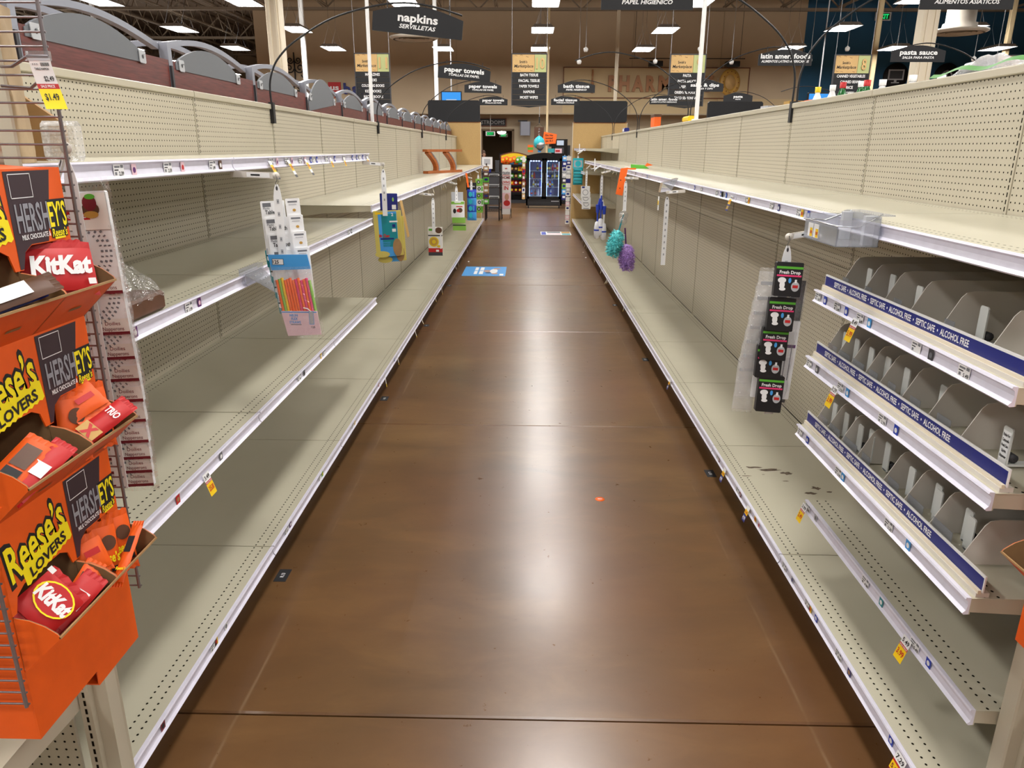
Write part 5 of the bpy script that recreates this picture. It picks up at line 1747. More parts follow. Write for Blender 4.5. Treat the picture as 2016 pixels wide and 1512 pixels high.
# ================================================================== clip strips and hanging goods
def clip_strip(root, tip, L, label, w=.030, arm=True, dx=0.0):
    t = thing('clip_strip', label, 'hanging strip', tip)
    r_, p = V3(root), V3(tip)
    if arm:
        d = (p - r_)
        b = MB()
        n = d.normalized()
        sd = n.cross(V3(UZ)).normalized()
        c = (r_ + p) / 2
        b.hexa(c, d / 2, sd * .002, V3(UZ) * .011, 'tray_grey')
        b.lathe([(.001, -.002), (.013, -.002), (.013, .002), (.001, .002)], p, 'tray_grey', 12, 'y')
        f = c + n * d.length * .12
        sgn = 1 if sd.y < 0 else -1
        b.hexa(f + sd * (.0026 * sgn), n * d.length * .25, sd * .0004, V3(UZ) * .008, 'paper')
        b.hexa(f + sd * (.0032 * sgn) - n * .012, n * d.length * .10, sd * .0003, V3(UZ) * .003, 'ink')
        part('arm', b, t)
        b = MB().tube([p + V3((0, -.003, .004)), p + V3((.004, -.004, -.012)), p + V3((-.003, -.003, -.026)), p + V3((0, -.003, -.036))], .0016, 'chrome', 5)
        part('wire_hook', b, t)
    x, y, z = p.x, p.y, p.z - .03
    b = MB()
    h = w / 2
    prof = [(-h, -L), (h, -L), (h, -.045), (h * .75, -.02), (h * .35, 0), (-h * .35, 0), (-h * .75, -.02), (-h, -.045)]
    b.ext([(x + q[0] + dx * (-q[1] / L), y - .004, z + q[1]) for q in prof], (0, .0016, 0), 'milk')
    n = int((L - .08) / .045)
    for k in range(n):
        zz = z - .06 - k * .045
        xx = x + dx * ((z - zz) / L)
        b.panel((xx, y - .004, zz), UX, UZ, w * .30, .016, 'light_grey', .0004)
        b.panel((xx, y - .004, zz), UX, UZ, w * .12, .006, 'grey', .0007)
    b.disc((x, y - .004, z - .014), UX, UZ, .004, 'dark_grey', .0005, 8, .008)
    part('strip', b, t)
    return t
def hang(name, label, cat, loc, w, h, th, m, prints=(), rot=(0, 0, 0), group=None, extra=None, bev=.003):
    """flat pack hanging from its top centre at loc, front towards -y"""
    b = MB()
    b.bbox(-w / 2, -th / 2, -h, w / 2, th / 2, 0, m, min(bev, th / 2.2, w / 4), 'y' if th > .012 else 'y')
    for i, p in enumerate(prints):
        l = .0006 + .0004 * i
        k = p[0]
        if k == 'p': b.panel((p[1], -th / 2, p[2]), UX, UZ, p[3], p[4], p[5], l)
        elif k == 'd': b.disc((p[1], -th / 2, p[2]), UX, UZ, p[3], p[5], l, 18, p[4])
        elif k == 't': b.text(p[1], (p[2], -th / 2, p[3]), UX, UZ, p[4], p[6], width=p[5], bold=p[7] if len(p) > 7 else .015, lift=l)
    if extra: extra(b)
    return put(name, b, label, cat, loc, rot, group)

# --- doily packs on the first left strip
clip_strip((-1.09, 1.76, 1.77), (-1.03, 1.712, 1.835), .80, 'milky clip strip carrying the doily packs beside the wire rack', arm=True)
bz = [1.505, 1.405, 1.342, 1.285, 1.230, 1.175, 1.117, 1.070, 1.030, .990]
ordw = ['topmost', 'second', 'third', 'fourth', 'fifth', 'sixth', 'seventh', 'eighth', 'ninth', 'lowest']
for k, z0 in enumerate(bz):
    w, h = .165, .235
    def lace(b, hh=h, ww=w):
        for ring, cnt in ((.052, 26), (.062, 32), (.072, 38)):
            for q in range(cnt):
                a = 2 * math.pi * q / cnt
                c = V3((ring * math.cos(a), -.007, -.135 + ring * math.sin(a)))
                rt = V3((math.cos(a), 0, math.sin(a))); up = V3((-math.sin(a), 0, math.cos(a)))
                b.panel(c, rt, up, .006, .0035 if q % 2 else .005, 'grey_ink', .0004)
        # film envelope
        b.grid(lambda u, v: (ww / 2 - .004 + .018 * u, -.007 + .004 * math.sin(v * 30 + u * 5), .02 - (hh + .03) * v), 2, 16, 'film')
        b.grid(lambda u, v: (-ww / 2 + (ww + .012) * u, -.008 + .003 * math.sin(u * 26), -hh + .002 - .014 * v), 14, 2, 'film')
        b.grid(lambda u, v: (-ww / 2 + (ww + .012) * u, -.006 + .004 * math.sin(u * 17 + v * 3), .03 - .034 * v), 12, 3, 'film')
    pr = [('p', 0, -.215, w, .038, 'paper_warm'), ('p', 0, -.2315, w, .008, 'maroon'),
          ('t', 'Doilies', .045, -.207, .009, .036, 'maroon', .0), ('t', 'Napperons', .045, -.220, .009, .050, 'maroon', .0),
          ('p', -.055, -.216, .045, .034, 'red'), ('t', '50', -.066, -.216, .016, .018, 'paper'), ('t', 'count', -.042, -.212, .006, .016, 'paper'), ('t', 'pieces', -.042, -.221, .006, .017, 'paper')]
    if k == 0:
        pr += [('p', 0, -.045, w, .082, 'paper_warm'), ('p', -.02, -.052, .12, .022, 'red'), ('t', 'Napperons', -.01, -.052, .013, .085, 'paper'),
               ('d', .045, -.040, .020, .016, 'brown'), ('d', .045, -.026, .016, .018, 'maroon'), ('d', .048, -.012, .012, .006, 'green'), ('d', .045, -.052, .017, .008, 'gold')]
    hang('doily_pack', '%s doily pack in clear film on the strip beside the candy tower' % ordw[k], 'package', (-1.045 - .0035 * max(0, k - 4), 1.722 + .004 * k, z0 + h), w, h, .012, 'milk', pr, (rad(-2), rad(-2.5), rad(3)), extra=lace)

# --- tablecloths and straws
clip_strip((-1.095, 2.812, 1.745), (-.905, 2.745, 1.742), .42, 'milky clip strip carrying the tablecloth and straw packs', dx=.0)
for k in range(4):
    z = 1.652 - .058 * k
    hang('tablecloth_pack', '%s white tablecloth pack on the strip behind the straws' % ordw[k], 'package', (-.938 + .012 * k, 2.775 - .008 * k, z), .085, .215, .010, 'milk',
         [('p', -.02, -.014, .030, .014, 'grey'), ('t', 'Plastic', -.022, -.026, .008, .024, 'grey_ink'), ('t', 'Tablecloth', .004, -.040, .014, .064, 'ink', .02), ('p', 0, -.196, .085, .006, 'ink'), ('p', -.005, -.18, .075, .02, 'light_grey')],
         (rad(-4), rad(-3), rad(6)))
    hang('tablecloth_pack', '%s white tablecloth pack right of the milky strip' % ordw[k], 'package', (-.860 + .010 * k, 2.765 - .008 * k, z + .010), .050, .19, .008, 'milk',
         [('p', 0, -.012, .034, .006, 'grey_ink'), ('p', 0, -.022, .028, .003, 'light_grey'), ('d', .004, -.042, .006, .005, 'gold')], (rad(-4), rad(-3), rad(6)))
    hang('teal_pack', '%s teal folded cloth pack hanging behind the white tablecloth packs' % ordw[k], 'package', (-.968 + .012 * k, 2.79 - .006 * k, z - .18), .035, .065, .014, 'teal', [], (0, rad(-5), rad(10)))
# straws
t = thing('straw_pack', 'clear pack of neon flex straws with a blue header in front of the tablecloths', 'package', (-.868, 2.68, 1.47))
def SP(x, z): return V3((-.868 + x + (1.47 - z) * .13, 2.68, z))
b = MB()
b.ext([SP(-.072, 1.468), SP(.072, 1.470), SP(.074, 1.418), SP(-.070, 1.412)][::-1], (0, .004, 0), 'light_blue')
b.panel(SP(-.040, 1.443), (1, 0, .0), UZ, .042, .022, 'ink', .0008)
b.panel(SP(-.040, 1.443), (1, 0, .0), UZ, .039, .019, 'paper', .0012)
b.text('125', SP(-.047, 1.443), UX, UZ, .012, 'ink', width=.022, bold=.03, lift=.0018)
part('header', b, t, 'blue header card reading 125')
cs = ['yellow', 'lime', 'neon_orange', 'neon_orange', 'neon_orange', 'pink', 'neon_orange', 'pink', 'neon_orange', 'green']
cs = ['neon_orange', 'lime', 'yellow', 'neon_orange', 'neon_orange', 'neon_orange', 'neon_orange', 'pink', 'neon_orange', 'pink', 'neon_orange', 'pink', 'lime']
for i, m in enumerate(cs):
    x = -.060 + i * .0100
    b = MB()
    b.tube([SP(x, 1.376 + .004 * (i % 3)) + V3((0, .004, 0)), SP(x, 1.225) + V3((0, .004, 0))], .0055, m, 8)
    for q in range(3):
        zc = 1.325 + q * .006
        b.tube([SP(x, zc) + V3((0, .004, 0)), SP(x, zc - .003) + V3((0, .004, 0))], .0066, m, 8)
    part('straw', b, t)
b = MB()
b.ext([SP(-.066, 1.262), SP(.068, 1.264), SP(.066, 1.175), SP(-.060, 1.168)][::-1], (0, .003, 0), 'pale_pink')
b.add([], [], 'ink')
for v in range(len(b.v)):
    b.v[v] = (b.v[v][0], b.v[v][1] - .006, b.v[v][2])
o = V3((0, -.006, 0))
b.panel(SP(0, 1.259) + o, UX, UZ, .13, .004, 'light_blue', .0006)
for q, s_ in enumerate(('NEON', 'FLEX', 'STRAWS')):
    b.text(s_, SP(-.022, 1.247 - q * .013) + o, UX, UZ, .009, 'light_blue', width=(.030, .024, .042)[q], bold=.03, lift=.0008)
b.panel(SP(-.020, 1.212) + o, UX, UZ, .04, .0025, 'grey_ink', .0006)
b.text('125', SP(.042, 1.203) + o, UX, UZ, .007, 'ink', width=.014, bold=.03, lift=.0008)
b.panel(SP(.042, 1.238) + o, UX, UZ, .018, .050, 'light_blue', .0006).panel(SP(.042, 1.238) + o, UX, UZ, .015, .046, 'light_grey', .0010)
b.tube([SP(.045, 1.262) + V3((0, -.008, 0)), SP(.036, 1.272) + V3((0, -.008, 0)), SP(.020, 1.276) + V3((0, -.008, 0))], .002, 'paper', 5)
part('print_card', b, t, 'pale pink card reading NEON FLEX STRAWS')
b = MB()
f1 = [SP(-.076, 1.425), SP(.078, 1.43), SP(.074, 1.165), SP(-.066, 1.158)]
b.grid(lambda u, v: (f1[0] * (1 - u) + f1[1] * u) * (1 - v) + (f1[3] * (1 - u) + f1[2] * u) * v + V3((0, -.010 - .006 * math.sin(math.pi * u) + .002 * math.sin(u * 21 + v * 17), 0)), 10, 12, 'film')
b.grid(lambda u, v: (f1[0] * (1 - u) + f1[1] * u) * (1 - v) + (f1[3] * (1 - u) + f1[2] * u) * v + V3((0, .012 + .004 * math.sin(math.pi * u), 0)), 6, 6, 'film')
part('clear_bag', b, t)
# slanted acrylic shelf clip on the middle left shelf
t = thing('acrylic_shelf_clip', 'perforated clear plastic wedge tray clipped to the middle left shelf behind the tablecloths', 'tray', (-1.05, 2.85, 1.35))
b = MB()
b.ext([(-1.075, 2.80, 1.375), (-1.075, 2.98, 1.375), (-.93, 2.93, 1.27), (-.93, 2.85, 1.27)], (0, 0, -.004), 'acrylic')
for i in range(6):
    for j in range(3):
        b.lathe([(.004, 0), (.004, .002), (.001, .002)], (-1.055 + .02 * i, 2.85 + .03 * j, 1.362 - .0145 * i), 'light_grey', 6)
b.box(-1.095, 2.79, 1.34, -1.07, 2.99, 1.395, 'acrylic')
part('tray', b, t)
part('slip', MB().ext([(-.935, 2.86, 1.27), (-.915, 2.87, 1.275), (-.935, 2.88, 1.18), (-.95, 2.87, 1.17)], (0, .002, 0), 'marker_tan'), t)

# --- rubber gloves
clip_strip((-1.09, 5.06, 1.745), (-.952, 5.05, 1.735), .30, 'milky clip strip carrying the blue glove packs at the end of the top shelf', w=.032)
for k, (z, y) in enumerate(((1.435, 5.10), (1.395, 5.13))):
    pr = [('p', 0, -.155, .125, .30, 'light_blue'), ('p', .01, -.13, .10, .22, 'teal'), ('p', -.045, -.015, .07, .016, 'yellow'), ('t', '2', .035, -.025, .02, .014, 'paper'),
          ('p', .040, -.072, .055, .010, 'paper'), ('t', 'Mr. Clean', -.028, -.165, .020, .070, 'red', .04), ('p', -.01, -.186, .09, .010, 'navy'),
          ('p', .04, -.10, .02, .02, 'navy'), ('p', .04, -.13, .025, .02, 'paper'), ('p', -.02, -.21, .06, .004, 'light_blue'), ('p', -.02, -.222, .06, .004, 'light_blue'), ('p', -.02, -.234, .05, .004, 'light_blue'),
          ('d', .055, -.245, .030, .06, 'kraft'), ('d', -.05, -.29, .05, .022, 'glove_gold')]
    hang('glove_pack', ('front', 'rear')[k] + ' blue and yellow rubber glove pack on the strip', 'package', (-.950 + .012 * k, y, z), .185, .30, .018, 'glove_gold', pr, (0, rad(-2), rad(4)))
hang('blue_packet', 'dark blue packet with a barcode standing above the glove packs', 'package', (-.945, 5.16, 1.545), .118, .17, .010, 'navy', [('p', -.035, -.06, .028, .09, 'blue'), ('p', .035, -.09, .028, .03, 'paper'), ('d', .03, -.04, .006, .014, 'lime')])
put('orange_slip', MB().ext([(0, 0, 0), (.018, 0, 0), (.06, 0, -.24), (.045, 0, -.25)], (0, .003, 0), 'marker_tan'), 'long orange-tan slip hanging behind the glove packs', 'slip', (-.87, 5.15, 1.50), (0, 0, 0))
# --- lemon tool pack
clip_strip((-1.09, 7.60, 1.405), (-.945, 7.58, 1.395), .34, 'milky clip strip carrying the yellow lemon tool pack', w=.032)
hang('lemon_tool_pack', 'carded kitchen tool pack with a yellow lemon picture and red base', 'package', (-.935, 7.62, 1.075), .145, .285, .020, 'paper_warm',
     [('p', 0, -.235, .145, .05, 'red'), ('p', 0, -.268, .145, .035, 'dark_grey'), ('p', -.045, -.025, .04, .02, 'green'), ('d', .035, -.03, .035, .03, 'brown'), ('p', 0, -.082, .145, .012, 'dark_grey'),
      ('d', -.015, -.145, .050, .050, 'lemon'), ('d', -.015, -.145, .038, .038, 'gold'), ('d', -.015, -.145, .020, .02, 'lemon'), ('d', .035, -.19, .02, .012, 'lemon'), ('p', .055, -.14, .014, .15, 'paper'), ('p', .02, -.235, .03, .02, 'paper')])
# --- far left strips
clip_strip((-1.09, 10.3, 1.41), (-.900, 9.62, 1.41), .30, 'milky clip strip carrying the green and white sponge pack', w=.034)
hang('grey_card', 'pale grey backing card above the green sponge pack', 'card', (-.895, 9.66, 1.31), .15, .14, .006, 'light_grey')
hang('sponge_pack', 'white and green cookware sponge pack with a row of round pictures', 'package', (-.885, 9.62, 1.20), .165, .20, .05, 'paper', [('p', 0, -.02, .165, .035, 'lime'), ('p', 0, -.012, .08, .014, 'paper'), ('d', -.04, -.12, .02, .03, 'ink'), ('d', .03, -.11, .03, .03, 'brown'), ('d', .005, -.115, .02, .02, 'red'), ('p', .02, -.065, .08, .012, 'red')])
hang('green_sponge', 'upper lime green sponge below the cookware sponge pack', 'sponge', (-.875, 9.62, 1.0), .165, .07, .05, 'lime')
hang('green_sponge', 'lower lime green sponge below the cookware sponge pack', 'sponge', (-.870, 9.64, .91), .165, .075, .05, 'lime', [('p', 0, -.008, .165, .016, 'dark_grey')])
clip_strip((-1.09, 12.9, 1.40), (-.91, 12.3, 1.38), .24, 'milky clip strip carrying the shiny blue pouches', w=.034)
hang('blue_pouch', 'black-topped card over the shiny blue pouches', 'package', (-.915, 12.36, 1.31), .165, .12, .012, 'black', [('t', 'Cuisine', 0, -.055, .028, .11, 'paper')])
for k in range(4):
    put('blue_pouch', pillow(.15, .135, .03, 'light_blue' if k % 2 else 'blue', [('d', -.02, .07, .03, .04, 'aqua'), ('p', .03, .07, .03, .08, 'light_blue')]), '%s shiny blue pouch on the strip in front of the left end panel' % ordw[k], 'package', (-.905, 12.30, 1.06 - .11 * k), (0, 0, 0))
put('orange_slip', MB().ext([(0, 0, 0), (.03, 0, .0), (.06, 0, -.22), (.03, 0, -.22)], (0, .002, 0), 'neon_orange'), 'narrow orange price slip above the shiny blue pouches', 'slip', (-1.0, 12.25, 1.46), (0, 0, 0))
clip_strip((-1.09, 15.7, 1.41), (-.94, 14.5, 1.40), .20, 'milky clip strip carrying the green and white ring packs', w=.034)
for k in range(5):
    hang('ring_pack', '%s green and white carded ring pack on the last left strip' % ordw[k], 'package', (-.925 + .01 * (k % 2), 14.5 + .01 * k, 1.29 - .125 * k), .135, .13, .02, 'lime' if k % 2 == 0 else 'paper', [('d', -.01, -.06, .032, .032, 'ink'), ('d', -.01, -.06, .018, .018, 'light_grey'), ('p', .045, -.06, .03, .08, 'green')])

# --- right: acrylic basket
t = thing('acrylic_basket', 'clear acrylic basket with a wire hoop hanging from the right shelf edge', 'basket', (1.03, 2.42, 1.55))
b = MB()
x0, x1, y0, y1, z0, z1 = .955, 1.085, 2.34, 2.62, 1.553, 1.615
for (a, c, d, e, f, g) in ((x0, y0, z0, x1, y1, z0 + .003), (x0, y0, z0, x0 + .003, y1, z1), (x0, y0, z0, x1, y0 + .003, z1 + .02), (x0, y1 - .003, z0, x1, y1, z1 + .02), (x1 - .003, y0, z0, x1, y1, z1 + .03)):
    b.box(a, c, d, e, f, g, 'acrylic')
b.box(x1 - .005, y0 + .02, z1 + .03, x1 + .05, y1 - .02, z1 + .034, 'acrylic')
part('bin', b, t)
part('wire_hoop', MB().tube([(1.10, y1 - .02, 1.645), (1.02, y1 - .01, 1.612), (x0 - .004, y1, 1.617), (x0 - .004, y0, 1.617), (1.02, y0 + .01, 1.612), (1.10, y0 + .03, 1.650)], .003, 'chrome', 6), t)
for yy in (y0 + .03, y1 - .08):
    part('bracket', MB().box(1.05, yy, 1.555, 1.08, yy + .02, 1.645, 'light_grey'), t)
b = MB()
for (yy, m) in ((2.56, 'yellow'), (2.51, 'yellow')):
    b.panel((x0, yy, 1.585), MY, UZ, .045, .045, 'paper', .001)
    b.panel((x0, yy - .008, 1.578), MY, UZ, .022, .028, m, .0016)
    b.text('8.98', (x0, yy - .008, 1.578), MY, UZ, .010, 'red', width=.018, bold=.03, lift=.0022)
part('price_label', b, t)
# --- Fresh Drop strip and clear packs
clip_strip((1.05, 2.70, 1.565), (.905, 2.62, 1.553), .62, 'milky clip strip carrying the black Fresh Drop cartons', w=.032)
FD = [('p', 0, -.0185, .088, .008, 'green'), ('t', 'Fresh Drop', .002, -.034, .011, .070, 'paper', .03), ('p', .0, -.046, .082, .006, 'pink'),
      ('d', -.022, -.062, .014, .010, 'milk'), ('d', -.020, -.078, .009, .014, 'milk'), ('d', -.018, -.092, .011, .006, 'milk'), ('d', .004, -.062, .005, .009, 'light_blue'),
      ('d', .024, -.082, .014, .017, 'light_grey'), ('p', .024, -.064, .007, .012, 'milk'), ('p', .024, -.082, .018, .010, 'red')]
for k, (x, z, hh) in enumerate(((.908, 1.470, .118), (.900, 1.345, .118), (.892, 1.235, .118), (.884, 1.165, .118), (.897, 1.055, .135))):
    hang('freshener_carton', '%s black Fresh Drop carton on the clip strip' % ordw[k], 'carton', (x, 2.590 + .010 * (k if k < 4 else 2), z), .090, hh, .030, 'black', FD, (rad(-6), rad(2), rad(-6)))
for k in range(7):
    z = 1.425 - .055 * k
    put('clear_pouch', pillow(.075, .20, .012, 'film_milky', [('p', 0, .16, .06, .012, 'light_grey')]), '%s crinkled clear pouch left of the black cartons' % ordw[k], 'package', (.862 - .006 * k, 2.665 + .004 * k, z - .20), (0, rad(2), rad(-4)))
for k in range(4):
    z = 1.425 - .10 * k
    b = pillow(.062, .20, .010, 'film', [])
    b.box(-.024, -.002, .01, .024, .002, .17, 'dark_grey')
    put('tool_pouch', b, '%s dark tool set in a clear pouch right of the black cartons' % ordw[k], 'package', (.968 - .006 * k, 2.66, z - .20), (0, rad(2), rad(-4)))
b = MB()
b.bbox(-.07, -.003, -.30, .07, .003, 0, 'milk', .002, 'y')
for k in range(7):
    b.panel((-.055 + k * .018, -.003, -.16), UX, UZ, .003, .13, 'grey_ink', .0006)
b.panel((.0, -.003, -.095), UX, UZ, .13, .012, 'plum', .0006).panel((-.03, -.003, -.28), UX, UZ, .04, .022, 'paper', .0008)
for k in range(8):
    b.panel((-.045 + k * .004, -.003, -.278), UX, UZ, .0018, .016, 'ink', .0014)
put('white_card_pack', b, 'pale carded pack with a barcode at the bottom of the Fresh Drop strip', 'package', (.925, 2.66, 1.25), (0, rad(2), rad(-5)))
# --- empty strip
clip_strip((1.09, 5.32, 1.565), (1.022, 5.62, 1.538), .50, 'long empty milky clip strip hanging alone', w=.034)
t = thing('acrylic_clip', 'clear bent plastic sign clip on the right shelf edge above the empty strip', 'clip', (1.06, 5.75, 1.58))
part('clip', MB().ext([(1.09, 5.60, 1.64), (1.00, 5.72, 1.60), (.99, 5.74, 1.53), (1.05, 5.62, 1.55)], (0, .09, 0), 'acrylic'), t)
part('price_slip', MB().box(.985, 5.75, 1.40, .988, 5.79, 1.50, 'paper').box(.9835, 5.75, 1.44, .985, 5.79, 1.47, 'yellow'), t)
# --- dusters
clip_strip((1.09, 7.60, 1.565), (.993, 7.82, 1.56), .30, 'milky clip strip carrying the fluffy dusters', w=.034)
def duster(c, r, L, m, hm, label, rot):
    t = thing('duster', label, 'duster', c)
    t.rotation_euler = rot
    b = MB()
    b.tube([(0, 0, 0), (0, 0, -.22)], .008, hm, 8)
    part('handle', b, t, base=(0, 0, 0))
    b = MB()
    q = random.Random(len(label))
    b.lathe([(.001, -.16), (r * .5, -.18), (r * .8, -.22), (r * .85, -.20 - L * .5), (r * .7, -.16 - L * .85), (.001, -.18 - L)], (0, 0, 0), m, 14)
    for _ in range(900):
        a = q.uniform(0, 6.283); v = q.random()
        rr_ = r * .8 * math.sin(math.pi * (.08 + .84 * v)) ** .5
        p = V3((rr_ * math.cos(a), rr_ * math.sin(a), -.18 - L * v))
        n = (V3((math.cos(a), math.sin(a), q.uniform(-.9, .6)))).normalized() * q.uniform(.02, .045)
        s_ = V3((-math.sin(a), math.cos(a), q.uniform(-1, 1))).normalized() * .009
        b.add([p - s_, p + s_, p + n], [(0, 1, 2)], m)
    o = part('fluffy_head', b, t, base=(0, 0, 0))
duster((.985, 7.80, 1.20), .075, .26, 'fluff_teal', 'teal', 'teal fluffy duster hanging on the strip beside the purple one', (0, rad(14), 0))
duster((1.010, 7.83, 1.06), .080, .26, 'fluff_purple', 'plum', 'purple fluffy duster hanging on the strip beside the teal one', (0, rad(-6), 0))
t = thing('suction_hooks', 'pair of clear suction cup hooks hanging above the dusters', 'hooks', (.99, 7.79, 1.18))
for k, z in enumerate((1.19, 1.135)):
    part('suction_cup', MB().lathe([(.05 - .008 * k, 0), (.03, -.015), (.008, -.02), (.001, -.02)], (.985, 7.80, z), 'acrylic', 16, 'y'), t)
put('orange_strip_sign', MB().ext([(0, 0, 0), (.075, .0, .01), (.03, 0, -.27), (-.04, 0, -.255)], (0, .002, 0), 'neon_orange').box(.06, -.001, -.01, .155, .001, .005, 'neon_orange').box(.0, -.001, -.12, .01, 0, -.11, 'ink').box(-.005, -.001, -.2, .005, 0, -.19, 'ink'), 'fluorescent orange paper strip taped to the right shelf edge', 'sign', (.945, 7.9, 1.65), (0, 0, 0))
# --- bottle brushes
clip_strip((1.09, 10.2, 1.565), (1.006, 10.5, 1.53), .32, 'milky clip strip carrying the blue and white brushes', w=.034)
for k, (dx, z, m) in enumerate(((-.045, 1.16, 'blue'), (.0, 1.20, 'blue'), (.045, 1.14, 'white'))):
    t = thing('cleaning_brush', ('blue brush with a round white head left in the hanging bunch', 'blue-handled brush with a white head in the middle of the hanging bunch', 'white-handled brush with a fluffy white head right in the hanging bunch')[k], 'brush', (1.01 + dx, 10.5, z))
    x = 1.01 + dx
    part('handle', MB().tube([(x - dx * .6, 10.5, z + .03), (x, 10.49, z - .1), (x, 10.49, z - .30)], [.012, .014, .009], m, 8), t)
    part('grip', MB().tube([(x, 10.49, z - .05), (x, 10.49, z - .16)], [.028, .022], 'blue', 8), t)
    b = MB().lathe([(.001, -.52), (.035, -.50), (.042, -.42), (.040, -.36), (.030, -.29), (.001, -.27)], (x, 10.49, z), 'fluff_white', 12)
    part('brush_head', b, t)
    part('band', MB().lathe([(.043, -.405), (.043, -.385)], (x, 10.49, z), 'blue', 12), t)
# --- white and teal packs
clip_strip((1.09, 13.6, 1.565), (1.062, 14.0, 1.50), .36, 'milky clip strip carrying the white carded packs', w=.034)
for k in range(3):
    hang('white_pack', '%s white carded pack with a round window on the strip' % ordw[k], 'package', (1.05 + .012 * k, 14.0 + .01 * k, 1.19 - .10 * k), .16, .21, .03, 'milk', [('d', 0, -.11, .055, .055, 'light_grey'), ('d', 0, -.11, .04, .04, 'milk'), ('p', -.04, -.02, .05, .03, 'navy'), ('p', .0, -.195, .10, .01, 'grey')])
clip_strip((1.09, 15.6, 1.80), (1.025, 16.0, 1.74), .16, 'milky clip strip carrying the teal sponge packs', w=.034)
hang('sponge_card', 'pale turquoise card with a round teal sponge picture', 'package', (1.03, 16.0, 1.655), .215, .20, .015, 'aqua', [('p', 0, -.11, .17, .13, 'light_grey'), ('d', 0, -.11, .06, .06, 'aqua')])
for k in range(5):
    put('teal_pouch', pillow(.20, .085, .03, 'turquoise' if k % 2 else 'teal', [('p', 0, .045, .16, .02, 'aqua')]), '%s shiny teal sponge pouch below the turquoise card' % ordw[k], 'package', (1.035, 16.0 + .005 * k, 1.38 - .062 * k), (0, 0, 0))
# --- bits on the right shelf edge
t = thing('folded_card', 'green and orange folded card lying on the right high shelf', 'card', (1.31, 9.05, 1.62))
part('green_leaf', MB().ext([(1.20, 9.04, 1.622), (1.42, 9.09, 1.622), (1.36, 9.09, 1.66), (1.20, 9.05, 1.67)], (0, .02, 0), 'green'), t)
part('orange_leaf', MB().ext([(1.36, 9.10, 1.64), (1.47, 9.13, 1.66), (1.40, 9.14, 1.685)], (0, .01, 0), 'neon_orange'), t)
for k, (y, m) in enumerate(((11.6, 'white'), (15.2, 'white'))):
    z = 1.60 if k == 0 else 1.83
    t = thing('empty_hook', ('white empty peg arm with a tag on the right shelf edge before the brushes', 'white empty peg arm with an upright tag on the upper far right shelf')[k], 'hook', (1.05, y, z))
    part('arm', MB().tube([(1.10, y, z), (.94, y - .1, z - .05), (.93, y - .1, z - .03)], .006, m, 6).tube([(1.10, y + .1, z), (1.0, y, z - .06)], .010, m, 6), t)
    part('tag', MB().box(.985, y - .06, z - .08, .999, y - .055, z + .10, 'paper'), t)

# --- wooden riser on the left high shelf
t = thing('wooden_riser', 'brown wooden two-bar riser with curved grey-edged legs on the left high shelf', 'display stand', (-1.38, 12.5, 1.455))
P0, P1 = V3((-1.60, 12.0, 0)), V3((-1.15, 13.0, 0))
dv = (P1 - P0).normalized()
for nm, z in (('lower_bar', 1.475), ('upper_bar', 1.80)):
    b = MB().bar([P0 + V3((0, 0, z)), P1 + V3((0, 0, z))], .045, .019, 'cherry', side=(dv.y, -dv.x, 0))
    b.lathe([(.001, -.02), (.022, -.02), (.022, .02), (.001, .02)], P1 + V3((0, 0, z)) + dv * .01, 'light_grey', 12, 'y')
    part(nm, b, t)
for f in (.16, .66):
    b = MB()
    base = P0 + (P1 - P0) * f
    pts = [base + dv * (-.12 + .26 * math.sin(q / 8 * math.pi / 1.7)) + V3((0, 0, 1.785 - .295 * q / 8)) for q in range(9)]
    b.bar(pts, .035, .028, 'cherry', side=(dv.y, -dv.x, 0))
    b.bar([p + dv * .045 for p in pts], .035, .014, 'grey_metal', side=(dv.y, -dv.x, 0))
    part('curved_leg', b, t)
# ================================================================== loose sale tags, floor marks, things on top of the right shelving
def sale_tag(loc, s, rows, label, w=.055, rz=0.0, curl=.3):
    """paper tag hanging at loc from a shelf edge; s=+1 faces +x (left run), -1 faces -x; rows = (height, paper, text, ink)"""
    b = MB()
    rt = V3((0, s, 0))
    z = 0.0
    for i, (h, m, txt, ink) in enumerate(rows):
        x0, x1 = abs(z) * curl * s, abs(z - h) * curl * s
        a = V3((x0, 0, z)); c = V3((x1, 0, z - h))
        up = (a - c).normalized()
        mid = (a + c) / 2
        b.add([c - rt * w / 2, c + rt * w / 2, a + rt * w / 2, a - rt * w / 2], [(0, 1, 2, 3)], m)
        if txt:
            b.text(txt, mid, rt, up, h * .52, ink, width=w * (.80 if len(txt) < 7 else .9), bold=.02, lift=.0008)
        z -= h
    return put('sale_tag', b, label, 'price tag', loc, (0, 0, rz))
def red_yellow(price, small, label, loc, s, rz=0.0):
    return sale_tag(loc, s, [(.026, 'paper', small, 'ink'), (.008, 'red', 'SALE PRICE', 'paper'), (.034, 'yellow', price, 'red'), (.008, 'yellow', '', '')], label, .046, rz)
XLF, XRF = -1.727 + DEP + .014, 1.738 - DEP - .014
red_yellow('2/5.00', '3.49', 'yellow 2/5.00 sale tag hanging from the lower left shelf edge', (XLF, 2.27, .79), 1)
red_yellow('5.99', '8.49', 'yellow 5.99 sale tag hanging from the top moist-wipe shelf edge', (XRF, 2.42, 1.31), -1)
red_yellow('3.99', '3.29', 'yellow 3.99 sale tag hanging from the middle moist-wipe shelf edge', (XRF, 2.50, 1.05), -1)
red_yellow('2.49', '3.99', 'yellow 2.49 sale tag at the far end of the low right shelf', (1.16, 2.79, .445), -1)
red_yellow('3.99', '5.49', 'yellow 3.99 sale tag hanging from the low right shelf edge', (1.16, 1.92, .44), -1)
